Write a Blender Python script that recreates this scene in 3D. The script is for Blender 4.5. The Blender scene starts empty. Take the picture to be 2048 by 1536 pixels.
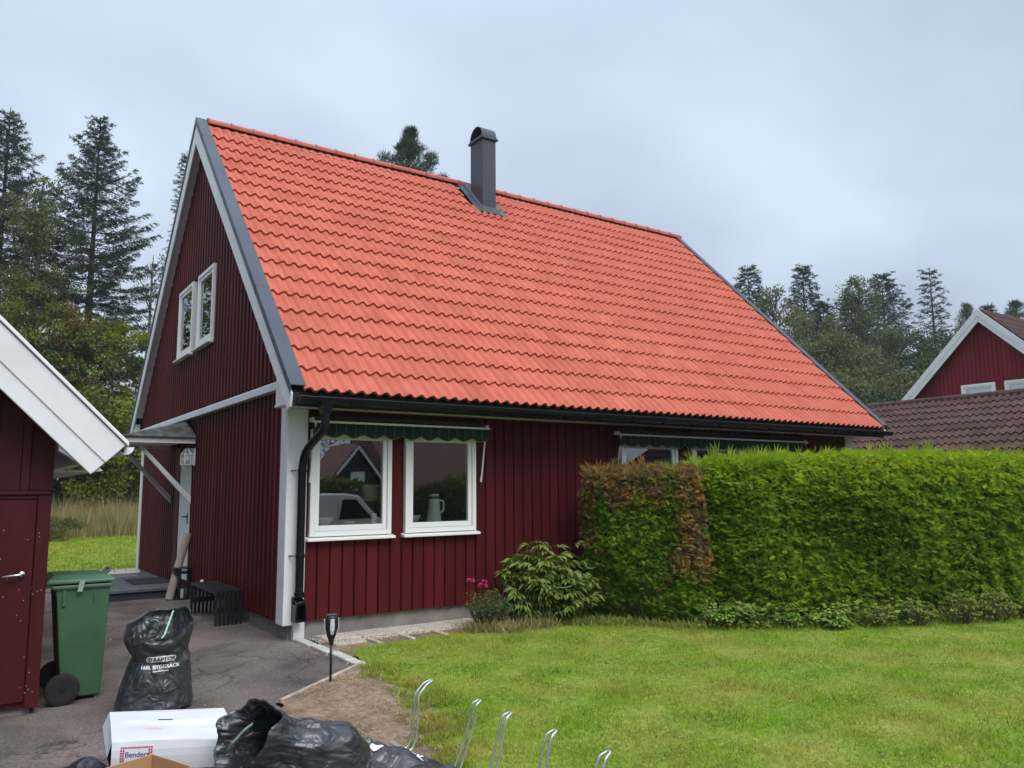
import bpy, math, random
import numpy as np
from mathutils import Vector, Matrix, noise
from mathutils.bvhtree import BVHTree
from math import sin, cos, pi, radians, sqrt, atan2, hypot

random.seed(7)
rng = np.random.default_rng(7)
scene = bpy.context.scene
col = scene.collection

# ------------------------------------------------------------------ camera
CAM = Vector((-3.0115, -8.8039, 1.634))
FW = Vector((0.56394283, 0.81524353, 0.13170601))
R2 = Vector((0.82302357, -0.56794281, -0.0085534))
cam_d = bpy.data.cameras.new('camera')
cam = bpy.data.objects.new('camera', cam_d)
col.objects.link(cam)
U2 = R2.cross(FW).normalized()
rot = Matrix((R2.normalized(), U2, -FW.normalized())).transposed()
cam.matrix_world = Matrix.Translation(CAM) @ rot.to_4x4()
cam_d.sensor_width = 36.0
cam_d.lens = 1581.6 / 2048 * 36.0
cam_d.clip_start = 0.05
cam_d.clip_end = 2000
scene.camera = cam

# ------------------------------------------------------------------ sky, sun, exposure
SUN_EL, SUN_AZ = radians(52), radians(176)      # azimuth measured from +y towards +x
world = bpy.data.worlds.new('World')
scene.world = world
world.use_nodes = True
nt = world.node_tree
nt.nodes.clear()
W = nt.nodes.new
out = W('ShaderNodeOutputWorld'); bg = W('ShaderNodeBackground')
sky = W('ShaderNodeTexSky'); sky.sky_type = 'NISHITA'; sky.sun_disc = False
sky.sun_elevation = SUN_EL; sky.sun_rotation = SUN_AZ; sky.dust_density = 3.0
tc = W('ShaderNodeTexCoord')
sep = W('ShaderNodeSeparateXYZ'); nt.links.new(tc.outputs['Generated'], sep.inputs[0])
def wmath(op, a, b=None, clamp=False):
    n = W('ShaderNodeMath'); n.operation = op; n.use_clamp = clamp
    for i, v in enumerate((a, b)):
        if v is None: continue
        if isinstance(v, (int, float)): n.inputs[i].default_value = v
        else: nt.links.new(v, n.inputs[i])
    return n.outputs[0]
up = wmath('MAXIMUM', sep.outputs[2], 0.0)
den = wmath('ADD', up, 0.5)
cx_, cy_ = wmath('DIVIDE', sep.outputs[0], den), wmath('DIVIDE', sep.outputs[1], den)
comb = W('ShaderNodeCombineXYZ'); nt.links.new(cx_, comb.inputs[0]); nt.links.new(cy_, comb.inputs[1])
n1 = W('ShaderNodeTexNoise'); n1.inputs['Scale'].default_value = 1.15; n1.inputs['Detail'].default_value = 4; n1.inputs['Roughness'].default_value = 0.45
n1.inputs['Distortion'].default_value = 0.25
nt.links.new(comb.outputs[0], n1.inputs['Vector'])
rmp = W('ShaderNodeValToRGB'); nt.links.new(n1.outputs['Fac'], rmp.inputs[0])
e = rmp.color_ramp.elements
e[0].position = 0.40; e[0].color = (0.252, 0.297, 0.372, 1)
e[1].position = 0.62; e[1].color = (0.405, 0.470, 0.565, 1)
# the overcast sky brightens evenly towards the zenith, as real cloud cover does
z2 = wmath('MULTIPLY', up, up)
boost = wmath('ADD', wmath('MULTIPLY', wmath('MULTIPLY', z2, z2), 2.2), 1.0)
mulc = W('ShaderNodeVectorMath'); mulc.operation = 'SCALE'
nt.links.new(rmp.outputs['Color'], mulc.inputs[0]); nt.links.new(boost, mulc.inputs['Scale'])
skys = W('ShaderNodeVectorMath'); skys.operation = 'SCALE'; skys.inputs['Scale'].default_value = 0.10
nt.links.new(sky.outputs['Color'], skys.inputs[0])
mixw = W('ShaderNodeMix'); mixw.data_type = 'RGBA'; mixw.inputs['Factor'].default_value = 0.94
nt.links.new(skys.outputs[0], mixw.inputs['A']); nt.links.new(mulc.outputs[0], mixw.inputs['B'])
nt.links.new(mixw.outputs['Result'], bg.inputs['Color'])
bg.inputs['Strength'].default_value = 1.0
nt.links.new(bg.outputs[0], out.inputs['Surface'])

sun_d = bpy.data.lights.new('sun', 'SUN'); sun_d.energy = 1.5; sun_d.angle = radians(40); sun_d.color = (1.0, 0.96, 0.9)
sun = bpy.data.objects.new('sun', sun_d); col.objects.link(sun)
sdir = Vector((sin(SUN_AZ) * cos(SUN_EL), cos(SUN_AZ) * cos(SUN_EL), sin(SUN_EL)))
sun.rotation_euler = (-sdir).to_track_quat('-Z', 'Y').to_euler()
sun.location = (0, -20, 30)
vs = scene.view_settings
vs.view_transform = 'Standard'; vs.look = 'None'; vs.exposure = 0.83; vs.gamma = 1.0
try: vs.use_curve_mapping = False
except Exception: pass
scene.render.engine = 'CYCLES'
scene.cycles.use_denoising = True
scene.cycles.max_bounces = 8
scene.cycles.transparent_max_bounces = 16
scene.cycles.caustics_reflective = False
scene.cycles.caustics_refractive = False

# ------------------------------------------------------------------ helpers: materials
MATS = {}
def material(name, c, rough=0.65, var=0.0, vscale=4.0, c2=None, bump=0.0, bscale=40.0, rand=0.0, spec=0.35,
             metal=0.0, stretch=None, detail=4.0, v2=0.0, v2scale=0.6, coat=0.0):
    """Principled colour with a noise mix (c..c2), a second slow variation, per-object variation and fine relief."""
    m = bpy.data.materials.new(name); m.use_nodes = True
    t = m.node_tree; N = t.nodes.new; L = t.links.new
    b = t.nodes['Principled BSDF']
    b.inputs['Roughness'].default_value = rough; b.inputs['Metallic'].default_value = metal
    b.inputs['Specular IOR Level'].default_value = spec
    if coat: b.inputs['Coat Weight'].default_value = coat
    geo = N('ShaderNodeNewGeometry'); vec = geo.outputs['Position']
    if stretch:
        mp = N('ShaderNodeVectorMath'); mp.operation = 'MULTIPLY'; mp.inputs[1].default_value = stretch
        L(vec, mp.inputs[0]); vec = mp.outputs[0]
    if c2 is None:
        a = tuple(max(0, x * (1 - var)) for x in c); c2 = tuple(x * (1 + var) for x in c)
    else: a = c
    tx = N('ShaderNodeTexNoise'); tx.inputs['Scale'].default_value = vscale; tx.inputs['Detail'].default_value = detail
    L(vec, tx.inputs['Vector'])
    mr = N('ShaderNodeMapRange'); mr.inputs['From Min'].default_value = 0.32; mr.inputs['From Max'].default_value = 0.68
    L(tx.outputs['Fac'], mr.inputs['Value'])
    mx = N('ShaderNodeMix'); mx.data_type = 'RGBA'
    mx.inputs['A'].default_value = (*a, 1); mx.inputs['B'].default_value = (*c2, 1)
    L(mr.outputs[0], mx.inputs['Factor'])
    outc = mx.outputs['Result']
    fac = None
    if v2:
        t2 = N('ShaderNodeTexNoise'); t2.inputs['Scale'].default_value = v2scale; t2.inputs['Detail'].default_value = 3
        L(vec, t2.inputs['Vector'])
        m2 = N('ShaderNodeMapRange'); m2.inputs['From Min'].default_value = 0.3; m2.inputs['From Max'].default_value = 0.7
        m2.inputs['To Min'].default_value = 1 - v2; m2.inputs['To Max'].default_value = 1 + v2
        L(t2.outputs['Fac'], m2.inputs['Value']); fac = m2.outputs[0]
    if rand:
        oi = N('ShaderNodeObjectInfo'); m3 = N('ShaderNodeMapRange')
        m3.inputs['To Min'].default_value = 1 - rand; m3.inputs['To Max'].default_value = 1 + rand
        L(oi.outputs['Random'], m3.inputs['Value'])
        if fac is None: fac = m3.outputs[0]
        else:
            mm = N('ShaderNodeMath'); mm.operation = 'MULTIPLY'; L(fac, mm.inputs[0]); L(m3.outputs[0], mm.inputs[1]); fac = mm.outputs[0]
    if fac is not None:
        hs = N('ShaderNodeHueSaturation'); L(outc, hs.inputs['Color']); L(fac, hs.inputs['Value']); outc = hs.outputs['Color']
    L(outc, b.inputs['Base Color'])
    if bump:
        tb = N('ShaderNodeTexNoise'); tb.inputs['Scale'].default_value = bscale; tb.inputs['Detail'].default_value = 5
        L(vec, tb.inputs['Vector'])
        bp = N('ShaderNodeBump'); bp.inputs['Strength'].default_value = bump; bp.inputs['Distance'].default_value = 0.02
        L(tb.outputs['Fac'], bp.inputs['Height']); L(bp.outputs[0], b.inputs['Normal'])
    MATS[name] = m
    return m

def leaf_material(name, c, c2, trans=0.3, nscale=0.8, c3=None, rough=0.6, spec=0.12, vv=0.0, vvs=5.0):
    """Leaf colours vary from leaf to leaf (random per island) and slowly across the plant; some light passes through."""
    m = bpy.data.materials.new(name); m.use_nodes = True
    t = m.node_tree; N = t.nodes.new; L = t.links.new
    b = t.nodes['Principled BSDF']; b.inputs['Roughness'].default_value = rough; b.inputs['Specular IOR Level'].default_value = spec
    geo = N('ShaderNodeNewGeometry')
    mx = N('ShaderNodeMix'); mx.data_type = 'RGBA'
    mx.inputs['A'].default_value = (*c, 1); mx.inputs['B'].default_value = (*c2, 1)
    L(geo.outputs['Random Per Island'], mx.inputs['Factor'])
    outc = mx.outputs['Result']
    tx = N('ShaderNodeTexNoise'); tx.inputs['Scale'].default_value = nscale; tx.inputs['Detail'].default_value = 3
    L(geo.outputs['Position'], tx.inputs['Vector'])
    mr = N('ShaderNodeMapRange'); mr.inputs['From Min'].default_value = 0.42; mr.inputs['From Max'].default_value = 0.66
    L(tx.outputs['Fac'], mr.inputs['Value'])
    m3 = N('ShaderNodeMix'); m3.data_type = 'RGBA'
    m3.inputs['B'].default_value = (*(c3 or tuple(x * 0.72 for x in c)), 1)
    L(mr.outputs[0], m3.inputs['Factor']); L(outc, m3.inputs['A']); outc = m3.outputs['Result']
    if vv:
        t2 = N('ShaderNodeTexNoise'); t2.inputs['Scale'].default_value = vvs; t2.inputs['Detail'].default_value = 4
        L(geo.outputs['Position'], t2.inputs['Vector'])
        m2 = N('ShaderNodeMapRange'); m2.inputs['From Min'].default_value = 0.32; m2.inputs['From Max'].default_value = 0.68
        m2.inputs['To Min'].default_value = 1 - vv; m2.inputs['To Max'].default_value = 1 + vv
        L(t2.outputs['Fac'], m2.inputs['Value'])
        hs = N('ShaderNodeHueSaturation'); L(outc, hs.inputs['Color']); L(m2.outputs[0], hs.inputs['Value']); outc = hs.outputs['Color']
    L(outc, b.inputs['Base Color'])
    tr = N('ShaderNodeBsdfTranslucent'); L(outc, tr.inputs['Color'])
    ms = N('ShaderNodeMixShader'); ms.inputs[0].default_value = trans
    L(b.outputs[0], ms.inputs[1]); L(tr.outputs[0], ms.inputs[2])
    L(ms.outputs[0], t.nodes['Material Output'].inputs['Surface'])
    MATS[name] = m
    return m

def glass_material(name, refl=0.22, tint=(0.97, 0.99, 0.98)):
    m = bpy.data.materials.new(name); m.use_nodes = True
    t = m.node_tree; N = t.nodes.new; L = t.links.new
    t.nodes.remove(t.nodes['Principled BSDF'])
    tr = N('ShaderNodeBsdfTransparent'); tr.inputs[0].default_value = (*tint, 1)
    gl = N('ShaderNodeBsdfGlossy'); gl.inputs['Roughness'].default_value = 0.0; gl.inputs['Color'].default_value = (0.95, 0.98, 1, 1)
    fr = N('ShaderNodeFresnel'); fr.inputs['IOR'].default_value = 1.5
    tx = N('ShaderNodeTexNoise'); tx.inputs['Scale'].default_value = 1.3
    geo = N('ShaderNodeNewGeometry'); L(geo.outputs['Position'], tx.inputs['Vector'])
    bp = N('ShaderNodeBump'); bp.inputs['Strength'].default_value = 0.05; bp.inputs['Distance'].default_value = 0.01
    L(tx.outputs['Fac'], bp.inputs['Height']); L(bp.outputs[0], gl.inputs['Normal'])
    ad = N('ShaderNodeMath'); ad.operation = 'ADD'; ad.use_clamp = True; ad.inputs[1].default_value = refl - 0.04
    L(fr.outputs[0], ad.inputs[0])
    ms = N('ShaderNodeMixShader'); L(ad.outputs[0], ms.inputs[0]); L(tr.outputs[0], ms.inputs[1]); L(gl.outputs[0], ms.inputs[2])
    L(ms.outputs[0], t.nodes['Material Output'].inputs['Surface'])
    MATS[name] = m
    return m

# ------------------------------------------------------------------ helpers: objects
ORG = {}
def org_of(parent): return ORG.get(parent.name, Vector((0, 0, 0))) if parent else Vector((0, 0, 0))
def tag(o, label=None, cat=None, group=None, kind=None):
    if label: o['label'] = label
    if cat: o['category'] = cat
    if group: o['group'] = group
    if kind: o['kind'] = kind
    return o
def thing(name, label, cat, loc, group=None):
    o = bpy.data.objects.new(name, None); col.objects.link(o)
    o.location = loc; o.empty_display_size = 0.2
    ORG[o.name] = Vector(loc)
    return tag(o, label, cat, group)
def link_mesh(name, me, parent=None, loc=None):
    o = bpy.data.objects.new(name, me); col.objects.link(o)
    if parent is not None:
        o.parent = parent
        ORG[o.name] = org_of(parent)
        if loc is not None: o.location = Vector(loc) - org_of(parent)
    elif loc is not None: o.location = loc
    return o

class MB:
    def __init__(s): s.v = []; s.f = []; s.m = []
    def add(s, verts, faces, mi=0):
        n = len(s.v); s.v += [tuple(p) for p in verts]
        s.f += [tuple(i + n for i in f) for f in faces]; s.m += [mi] * len(faces); return s
    def box(s, x0, x1, y0, y1, z0, z1, mi=0):
        if x0 > x1: x0, x1 = x1, x0
        if y0 > y1: y0, y1 = y1, y0
        if z0 > z1: z0, z1 = z1, z0
        return s.add([(x0,y0,z0),(x1,y0,z0),(x1,y1,z0),(x0,y1,z0),(x0,y0,z1),(x1,y0,z1),(x1,y1,z1),(x0,y1,z1)],
                     [(0,3,2,1),(4,5,6,7),(0,1,5,4),(1,2,6,5),(2,3,7,6),(3,0,4,7)], mi)
    def hexa(s, p, mi=0):
        return s.add(p, [(0,3,2,1),(4,5,6,7),(0,1,5,4),(1,2,6,5),(2,3,7,6),(3,0,4,7)], mi)
    def prism(s, poly, d, mi=0):
        n = len(poly); d = Vector(d); a = [Vector(p) for p in poly]; b = [p + d for p in a]
        nrm = Vector((0, 0, 0))
        for i in range(n): nrm += a[i].cross(a[(i + 1) % n])
        if nrm.dot(d) > 0: a.reverse(); b.reverse()
        return s.add(a + b, [tuple(range(n)), tuple(range(2 * n - 1, n - 1, -1))] +
                     [(i, i + n, (i + 1) % n + n, (i + 1) % n) for i in range(n)], mi)
    def tube(s, pts, r, n=8, caps=True, mi=0, flat=1.0):
        P = [Vector(p) for p in pts]; k = len(P)
        rr = r if isinstance(r, (list, tuple)) else [r] * k
        base = len(s.v); up = None
        for i in range(k):
            t = (P[min(i + 1, k - 1)] - P[max(i - 1, 0)]).normalized()
            if up is None:
                up = Vector((0, 0, 1)) if abs(t.z) < 0.9 else Vector((1, 0, 0))
            a = t.cross(up)
            if a.length < 1e-5: a = t.cross(Vector((0, 1, 0)))
            a.normalize(); b = a.cross(t).normalized(); up = b
            for j in range(n):
                th = 2 * pi * j / n
                s.v.append(tuple(P[i] + a * (cos(th) * rr[i]) + b * (sin(th) * rr[i] * flat)))
        for i in range(k - 1):
            for j in range(n):
                s.f.append((base + i*n + j, base + i*n + (j+1) % n, base + (i+1)*n + (j+1) % n, base + (i+1)*n + j)); s.m.append(mi)
        if caps:
            s.f.append(tuple(base + j for j in range(n - 1, -1, -1))); s.m.append(mi)
            s.f.append(tuple(base + (k-1)*n + j for j in range(n))); s.m.append(mi)
        return s
    def lathe(s, c, prof, n=24, mi=0, axis='z'):
        c = Vector(c); base = len(s.v); k = len(prof)
        for r, h in prof:
            for j in range(n):
                th = 2 * pi * j / n
                if axis == 'z': q = (r * cos(th), r * sin(th), h)
                elif axis == 'y': q = (r * sin(th), h, r * cos(th))
                else: q = (h, r * cos(th), r * sin(th))
                s.v.append(tuple(c + Vector(q)))
        for i in range(k - 1):
            for j in range(n):
                s.f.append((base + i*n + j, base + i*n + (j+1) % n, base + (i+1)*n + (j+1) % n, base + (i+1)*n + j)); s.m.append(mi)
        if prof[0][0] > 1e-6: s.f.append(tuple(base + j for j in range(n - 1, -1, -1))); s.m.append(mi)
        if prof[-1][0] > 1e-6: s.f.append(tuple(base + (k-1)*n + j for j in range(n))); s.m.append(mi)
        return s
    def mesh(s, name, mats, smooth=False, off=None):
        me = bpy.data.meshes.new(name)
        o = off or Vector((0, 0, 0))
        me.from_pydata([(x - o[0], y - o[1], z - o[2]) for x, y, z in s.v], [], s.f)
        for mt in (mats if isinstance(mats, (list, tuple)) else [mats]): me.materials.append(MATS[mt] if isinstance(mt, str) else mt)
        if any(s.m): me.polygons.foreach_set('material_index', s.m)
        if smooth is True: me.polygons.foreach_set('use_smooth', [True] * len(me.polygons))
        me.update()
        return me
    def build(s, name, mats, parent=None, smooth=False, bevel=0.0, seg=1, angle=None):
        me = s.mesh(name, mats, smooth, org_of(parent))
        o = link_mesh(name, me, parent)
        if angle is not None:
            me.polygons.foreach_set('use_smooth', [True] * len(me.polygons))
            try: me.set_sharp_from_angle(angle=radians(angle))
            except Exception: pass
        if bevel:
            md = o.modifiers.new('bevel', 'BEVEL'); md.width = bevel; md.segments = seg; md.limit_method = 'ANGLE'; md.angle_limit = radians(35)
        return o

def np_object(name, verts, faces, mats, parent=None, smooth=False, mi=None):
    """verts (n,3), faces (m,k) with one k: fast mesh for foliage, grass, bags."""
    o_ = org_of(parent)
    verts = np.asarray(verts, np.float32) - np.array(o_, np.float32)
    faces = np.asarray(faces, np.int32); k = faces.shape[1]
    me = bpy.data.meshes.new(name)
    me.vertices.add(len(verts)); me.vertices.foreach_set('co', verts.ravel())
    me.loops.add(faces.size); me.loops.foreach_set('vertex_index', faces.ravel())
    me.polygons.add(len(faces))
    me.polygons.foreach_set('loop_start', np.arange(0, faces.size, k, dtype=np.int32))
    me.polygons.foreach_set('loop_total', np.full(len(faces), k, np.int32))
    for mt in (mats if isinstance(mats, (list, tuple)) else [mats]): me.materials.append(MATS[mt])
    if mi is not None: me.polygons.foreach_set('material_index', np.asarray(mi, np.int32))
    me.polygons.foreach_set('use_smooth', np.full(len(faces), bool(smooth)))
    me.update(calc_edges=True)
    return link_mesh(name, me, parent)

def rand_unit(n):
    v = rng.normal(size=(n, 3)); return v / np.linalg.norm(v, axis=1, keepdims=True)
def leaf_tris(c, d, length, width, up=None):
    """leaf-shaped quads (diamonds): base c, direction d, all arrays."""
    n = len(c); d = d / np.maximum(np.linalg.norm(d, axis=1, keepdims=True), 1e-6)
    u = rand_unit(n) if up is None else up
    s = np.cross(d, u); s /= np.maximum(np.linalg.norm(s, axis=1, keepdims=True), 1e-6)
    L = np.asarray(length).reshape(-1, 1) * np.ones((n, 1)); Wd = np.asarray(width).reshape(-1, 1) * np.ones((n, 1))
    v = np.stack([c, c + d * L * 0.5 + s * Wd * 0.5, c + d * L, c + d * L * 0.5 - s * Wd * 0.5], 1).reshape(-1, 3)
    f = np.arange(4 * n).reshape(n, 4)
    return v, f
def needle_tris(c, d, length, width):
    n = len(c); d = d / np.maximum(np.linalg.norm(d, axis=1, keepdims=True), 1e-6)
    s = np.cross(d, rand_unit(n)); s /= np.maximum(np.linalg.norm(s, axis=1, keepdims=True), 1e-6)
    w = np.asarray(width).reshape(-1, 1) * .42
    V = np.stack([c - s * w, c + s * w, c + d * np.asarray(length).reshape(-1, 1)], 1).reshape(-1, 3)
    return V, np.arange(3 * n).reshape(n, 3)
def fbm(x, y, z=0.0, sc=1.0, oct=3):
    t = 0; a = 1
    for _ in range(oct):
        t += a * noise.noise(Vector((x * sc, y * sc, z * sc))); sc *= 2.1; a *= 0.5
    return t

# ------------------------------------------------------------------ materials
material('terracotta', (0.45, 0.114, 0.076), 0.78, c2=(0.52, 0.148, 0.101), vscale=3.0, rand=0.075, bump=0.25, bscale=260, spec=0.1, v2=0.035, v2scale=0.7)
material('terracotta_ridge', (0.40, 0.115, 0.08), 0.8, c2=(0.48, 0.15, 0.11), vscale=5.0, rand=0.08, bump=0.25, bscale=200, spec=0.2)
material('roof_felt', (0.03, 0.028, 0.027), 0.95)
material('red_paint', (0.062, 0.0066, 0.0076), 0.55, c2=(0.091, 0.0104, 0.0116), vscale=3.0, stretch=(1, 1, 0.12), rand=0.15, bump=0.12, bscale=18, spec=0.12, v2=0.12, v2scale=0.9)
material('red_paint_garage', (0.052, 0.0085, 0.0095), 0.42, c2=(0.072, 0.0125, 0.0135), vscale=5.0, stretch=(1, 1, 0.2), rand=0.08, bump=0.12, bscale=25, spec=0.18)
material('red_paint_far', (0.17, 0.013, 0.019), 0.6, c2=(0.21, 0.019, 0.026), vscale=2.0, stretch=(1, 1, 0.15), rand=0.08, spec=0.12)
material('white_paint', (0.68, 0.69, 0.70), 0.5, c2=(0.76, 0.77, 0.77), vscale=2.5, bump=0.05, bscale=30, spec=0.35, v2=0.03, v2scale=2.0)
material('white_plastic', (0.78, 0.79, 0.78), 0.35, c2=(0.82, 0.82, 0.81), vscale=2.5, spec=0.45)
material('sheet_metal', (0.050, 0.060, 0.078), 0.42, c2=(0.064, 0.076, 0.098), vscale=1.5, spec=0.3, v2=0.06)
material('black_metal', (0.006, 0.007, 0.011), 0.28, c2=(0.010, 0.011, 0.015), vscale=6, spec=0.22)
material('black_wood', (0.008, 0.008, 0.009), 0.42, c2=(0.016, 0.016, 0.018), vscale=20, rand=0.15, spec=0.45)
material('black_plastic', (0.012, 0.012, 0.013), 0.4, spec=0.4)
material('concrete', (0.20, 0.18, 0.165), 0.9, c2=(0.30, 0.275, 0.255), vscale=6, bump=0.4, bscale=90, v2=0.15)
material('pebble_slab', (0.27, 0.225, 0.185), 0.85, c2=(0.70, 0.62, 0.53), vscale=75, bump=0.8, bscale=80, rand=0.1, detail=2)
material('kerb_stone', (0.34, 0.32, 0.29), 0.9, c2=(0.58, 0.55, 0.50), vscale=30, bump=0.7, bscale=45, v2=0.12, v2scale=4)
material('edging_wood', (0.30, 0.25, 0.20), 0.85, c2=(0.46, 0.40, 0.34), vscale=14, bump=0.5, bscale=60, v2=0.2, v2scale=5)
material('asphalt', (0.115, 0.096, 0.09), 0.92, c2=(0.265, 0.205, 0.186), vscale=1.1, bump=0.9, bscale=220, v2=0.32, v2scale=45, detail=6)
material('bin_tape', (0.20, 0.30, 0.23), 0.35, c2=(0.30, 0.40, 0.33), vscale=30)
def wear(m):
    t = m.node_tree; N = t.nodes.new; L = t.links.new; b = t.nodes['Principled BSDF']
    src = b.inputs['Base Color'].links[0].from_socket; geo = N('ShaderNodeNewGeometry')
    tx = N('ShaderNodeTexNoise'); tx.inputs['Scale'].default_value = 0.55; tx.inputs['Detail'].default_value = 6; tx.inputs['Distortion'].default_value = 0.8; L(geo.outputs['Position'], tx.inputs['Vector'])
    a = N('ShaderNodeMath'); a.operation = 'SUBTRACT'; a.inputs[1].default_value = 0.52; L(tx.outputs['Fac'], a.inputs[0])
    c = N('ShaderNodeMath'); c.operation = 'ABSOLUTE'; L(a.outputs[0], c.inputs[0])
    r = N('ShaderNodeMapRange'); r.inputs['From Min'].default_value = 0.0; r.inputs['From Max'].default_value = 0.006; r.inputs['To Min'].default_value = 0.45; r.inputs['To Max'].default_value = 1.0; L(c.outputs[0], r.inputs['Value'])
    t3 = N('ShaderNodeTexNoise'); t3.inputs['Scale'].default_value = 0.9; t3.inputs['Detail'].default_value = 5; t3.inputs['Distortion'].default_value = 1.5; L(geo.outputs['Position'], t3.inputs['Vector'])
    r3 = N('ShaderNodeMapRange'); r3.inputs['From Min'].default_value = 0.52; r3.inputs['From Max'].default_value = 0.64; r3.inputs['To Min'].default_value = 1.0; r3.inputs['To Max'].default_value = 0.72; L(t3.outputs['Fac'], r3.inputs['Value'])
    mu = N('ShaderNodeMath'); mu.operation = 'MULTIPLY'; L(r.outputs[0], mu.inputs[0]); L(r3.outputs[0], mu.inputs[1])
    hs = N('ShaderNodeHueSaturation'); L(src, hs.inputs['Color']); L(mu.outputs[0], hs.inputs['Value']); L(hs.outputs['Color'], b.inputs['Base Color'])
wear(MATS['asphalt'])
material('soil', (0.15, 0.098, 0.064), 0.95, c2=(0.29, 0.205, 0.14), vscale=3.5, bump=1.0, bscale=60, v2=0.3, v2scale=22)
material('lawn_base', (0.12, 0.20, 0.010), 0.9, c2=(0.22, 0.25, 0.04), vscale=1.9, bump=0.6, bscale=70, v2=0.25, v2scale=14)
material('field', (0.075, 0.11, 0.02), 0.95, c2=(0.12, 0.14, 0.035), vscale=0.5, v2=0.2, v2scale=4)
material('deck_board', (0.085, 0.085, 0.10), 0.7, c2=(0.115, 0.115, 0.135), vscale=9, stretch=(1, 6, 1), rand=0.1, bump=0.2, bscale=30)
material('deck_side', (0.040, 0.042, 0.058), 0.6, c2=(0.055, 0.057, 0.075), vscale=5)
material('door_mat', (0.02, 0.02, 0.023), 0.95, c2=(0.045, 0.045, 0.05), vscale=60, bump=0.5, bscale=150)
material('bin_green', (0.042, 0.105, 0.052), 0.42, c2=(0.055, 0.13, 0.065), vscale=2.0, spec=0.4, bump=0.06, bscale=140, v2=0.12, v2scale=3)
material('bin_lid_green', (0.048, 0.115, 0.06), 0.45, c2=(0.07, 0.16, 0.09), vscale=5.0, spec=0.4)
material('sack', (0.020, 0.022, 0.026), 0.34, c2=(0.034, 0.037, 0.043), vscale=5, spec=0.75, bump=0.10, bscale=30)
def film_relief(m):
    t = m.node_tree; N = t.nodes.new; L = t.links.new; b = t.nodes['Principled BSDF']
    geo = N('ShaderNodeNewGeometry'); hs = None
    for sc, am, di in ((3.2, 1.0, 1.0), (8.5, 0.30, 1.4)):
        tx = N('ShaderNodeTexNoise'); tx.inputs['Scale'].default_value = sc; tx.inputs['Detail'].default_value = 1.0; tx.inputs['Distortion'].default_value = di
        L(geo.outputs['Position'], tx.inputs['Vector'])
        a = N('ShaderNodeMath'); a.operation = 'SUBTRACT'; a.inputs[1].default_value = 0.5; L(tx.outputs['Fac'], a.inputs[0])
        c = N('ShaderNodeMath'); c.operation = 'ABSOLUTE'; L(a.outputs[0], c.inputs[0])
        d = N('ShaderNodeMath'); d.operation = 'MULTIPLY'; d.inputs[1].default_value = am; L(c.outputs[0], d.inputs[0])
        if hs is None: hs = d.outputs[0]
        else:
            e_ = N('ShaderNodeMath'); e_.operation = 'ADD'; L(hs, e_.inputs[0]); L(d.outputs[0], e_.inputs[1]); hs = e_.outputs[0]
    bp = N('ShaderNodeBump'); bp.inputs['Strength'].default_value = 0.6; bp.inputs['Distance'].default_value = 0.11
    L(hs, bp.inputs['Height']); L(bp.outputs[0], b.inputs['Normal'])
film_relief(MATS['sack'])
material('drawstring', (0.20, 0.40, 0.36), 0.35, c2=(0.42, 0.6, 0.55), vscale=30, spec=0.5)
material('print_white', (0.72, 0.74, 0.77), 0.5)
material('print_dark', (0.02, 0.022, 0.028), 0.5)
material('print_blue', (0.01, 0.035, 0.16), 0.5)
material('print_red', (0.42, 0.012, 0.075), 0.5)
material('carton_white', (0.56, 0.57, 0.61), 0.55, c2=(0.63, 0.64, 0.67), vscale=3, bump=0.12, bscale=9, spec=0.35)
material('carton_dark', (0.03, 0.035, 0.035), 0.8)
material('carton_brown', (0.37, 0.215, 0.105), 0.85, c2=(0.44, 0.265, 0.135), vscale=4, stretch=(1, 1, 6), bump=0.1, bscale=40)
material('tape_orange', (0.70, 0.40, 0.22), 0.5, c2=(0.75, 0.5, 0.38), vscale=20)
material('galvanised', (0.42, 0.45, 0.46), 0.42, c2=(0.58, 0.61, 0.62), vscale=22, metal=0.75, spec=0.5)
material('stone_rough', (0.22, 0.20, 0.175), 0.9, c2=(0.42, 0.39, 0.35), vscale=20, rand=0.25)
material('brushed_steel', (0.6, 0.6, 0.6), 0.25, metal=1.0)
material('canopy_slate', (0.05, 0.052, 0.048), 0.7, c2=(0.115, 0.112, 0.098), vscale=4.5, bump=0.2, bscale=20, v2=0.3, v2scale=9)
material('lamp_glass', (0.62, 0.64, 0.62), 0.15, spec=0.6)
material('pole_wood', (0.30, 0.25, 0.20), 0.8, c2=(0.42, 0.36, 0.30), vscale=12, stretch=(1, 1, 0.2), bump=0.3, bscale=40)
material('door_white', (0.66, 0.69, 0.69), 0.45, c2=(0.72, 0.74, 0.74), vscale=2)
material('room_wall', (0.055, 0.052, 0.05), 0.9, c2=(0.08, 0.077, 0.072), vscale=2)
material('jug_white', (0.80, 0.86, 0.83), 0.3, c2=(0.84, 0.88, 0.86), vscale=8, spec=0.5)
material('porcelain', (0.72, 0.72, 0.68), 0.25, c2=(0.78, 0.78, 0.75), vscale=8, spec=0.5)
material('lampshade', (0.60, 0.55, 0.42), 0.8, c2=(0.68, 0.63, 0.5), vscale=10)
material('card_blue', (0.25, 0.45, 0.6), 0.6, c2=(0.7, 0.75, 0.78), vscale=30)
material('brown_tile', (0.052, 0.028, 0.025), 0.75, c2=(0.088, 0.048, 0.042), vscale=4, rand=0.2, bump=0.3, bscale=120, spec=0.15)
material('trunk', (0.055, 0.042, 0.034), 0.95, c2=(0.11, 0.088, 0.07), vscale=6, stretch=(1, 1, 0.3), bump=0.6, bscale=20)
material('birch_bark', (0.10, 0.095, 0.085), 0.9, c2=(0.24, 0.235, 0.22), vscale=4, stretch=(1, 1, 3))
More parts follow.
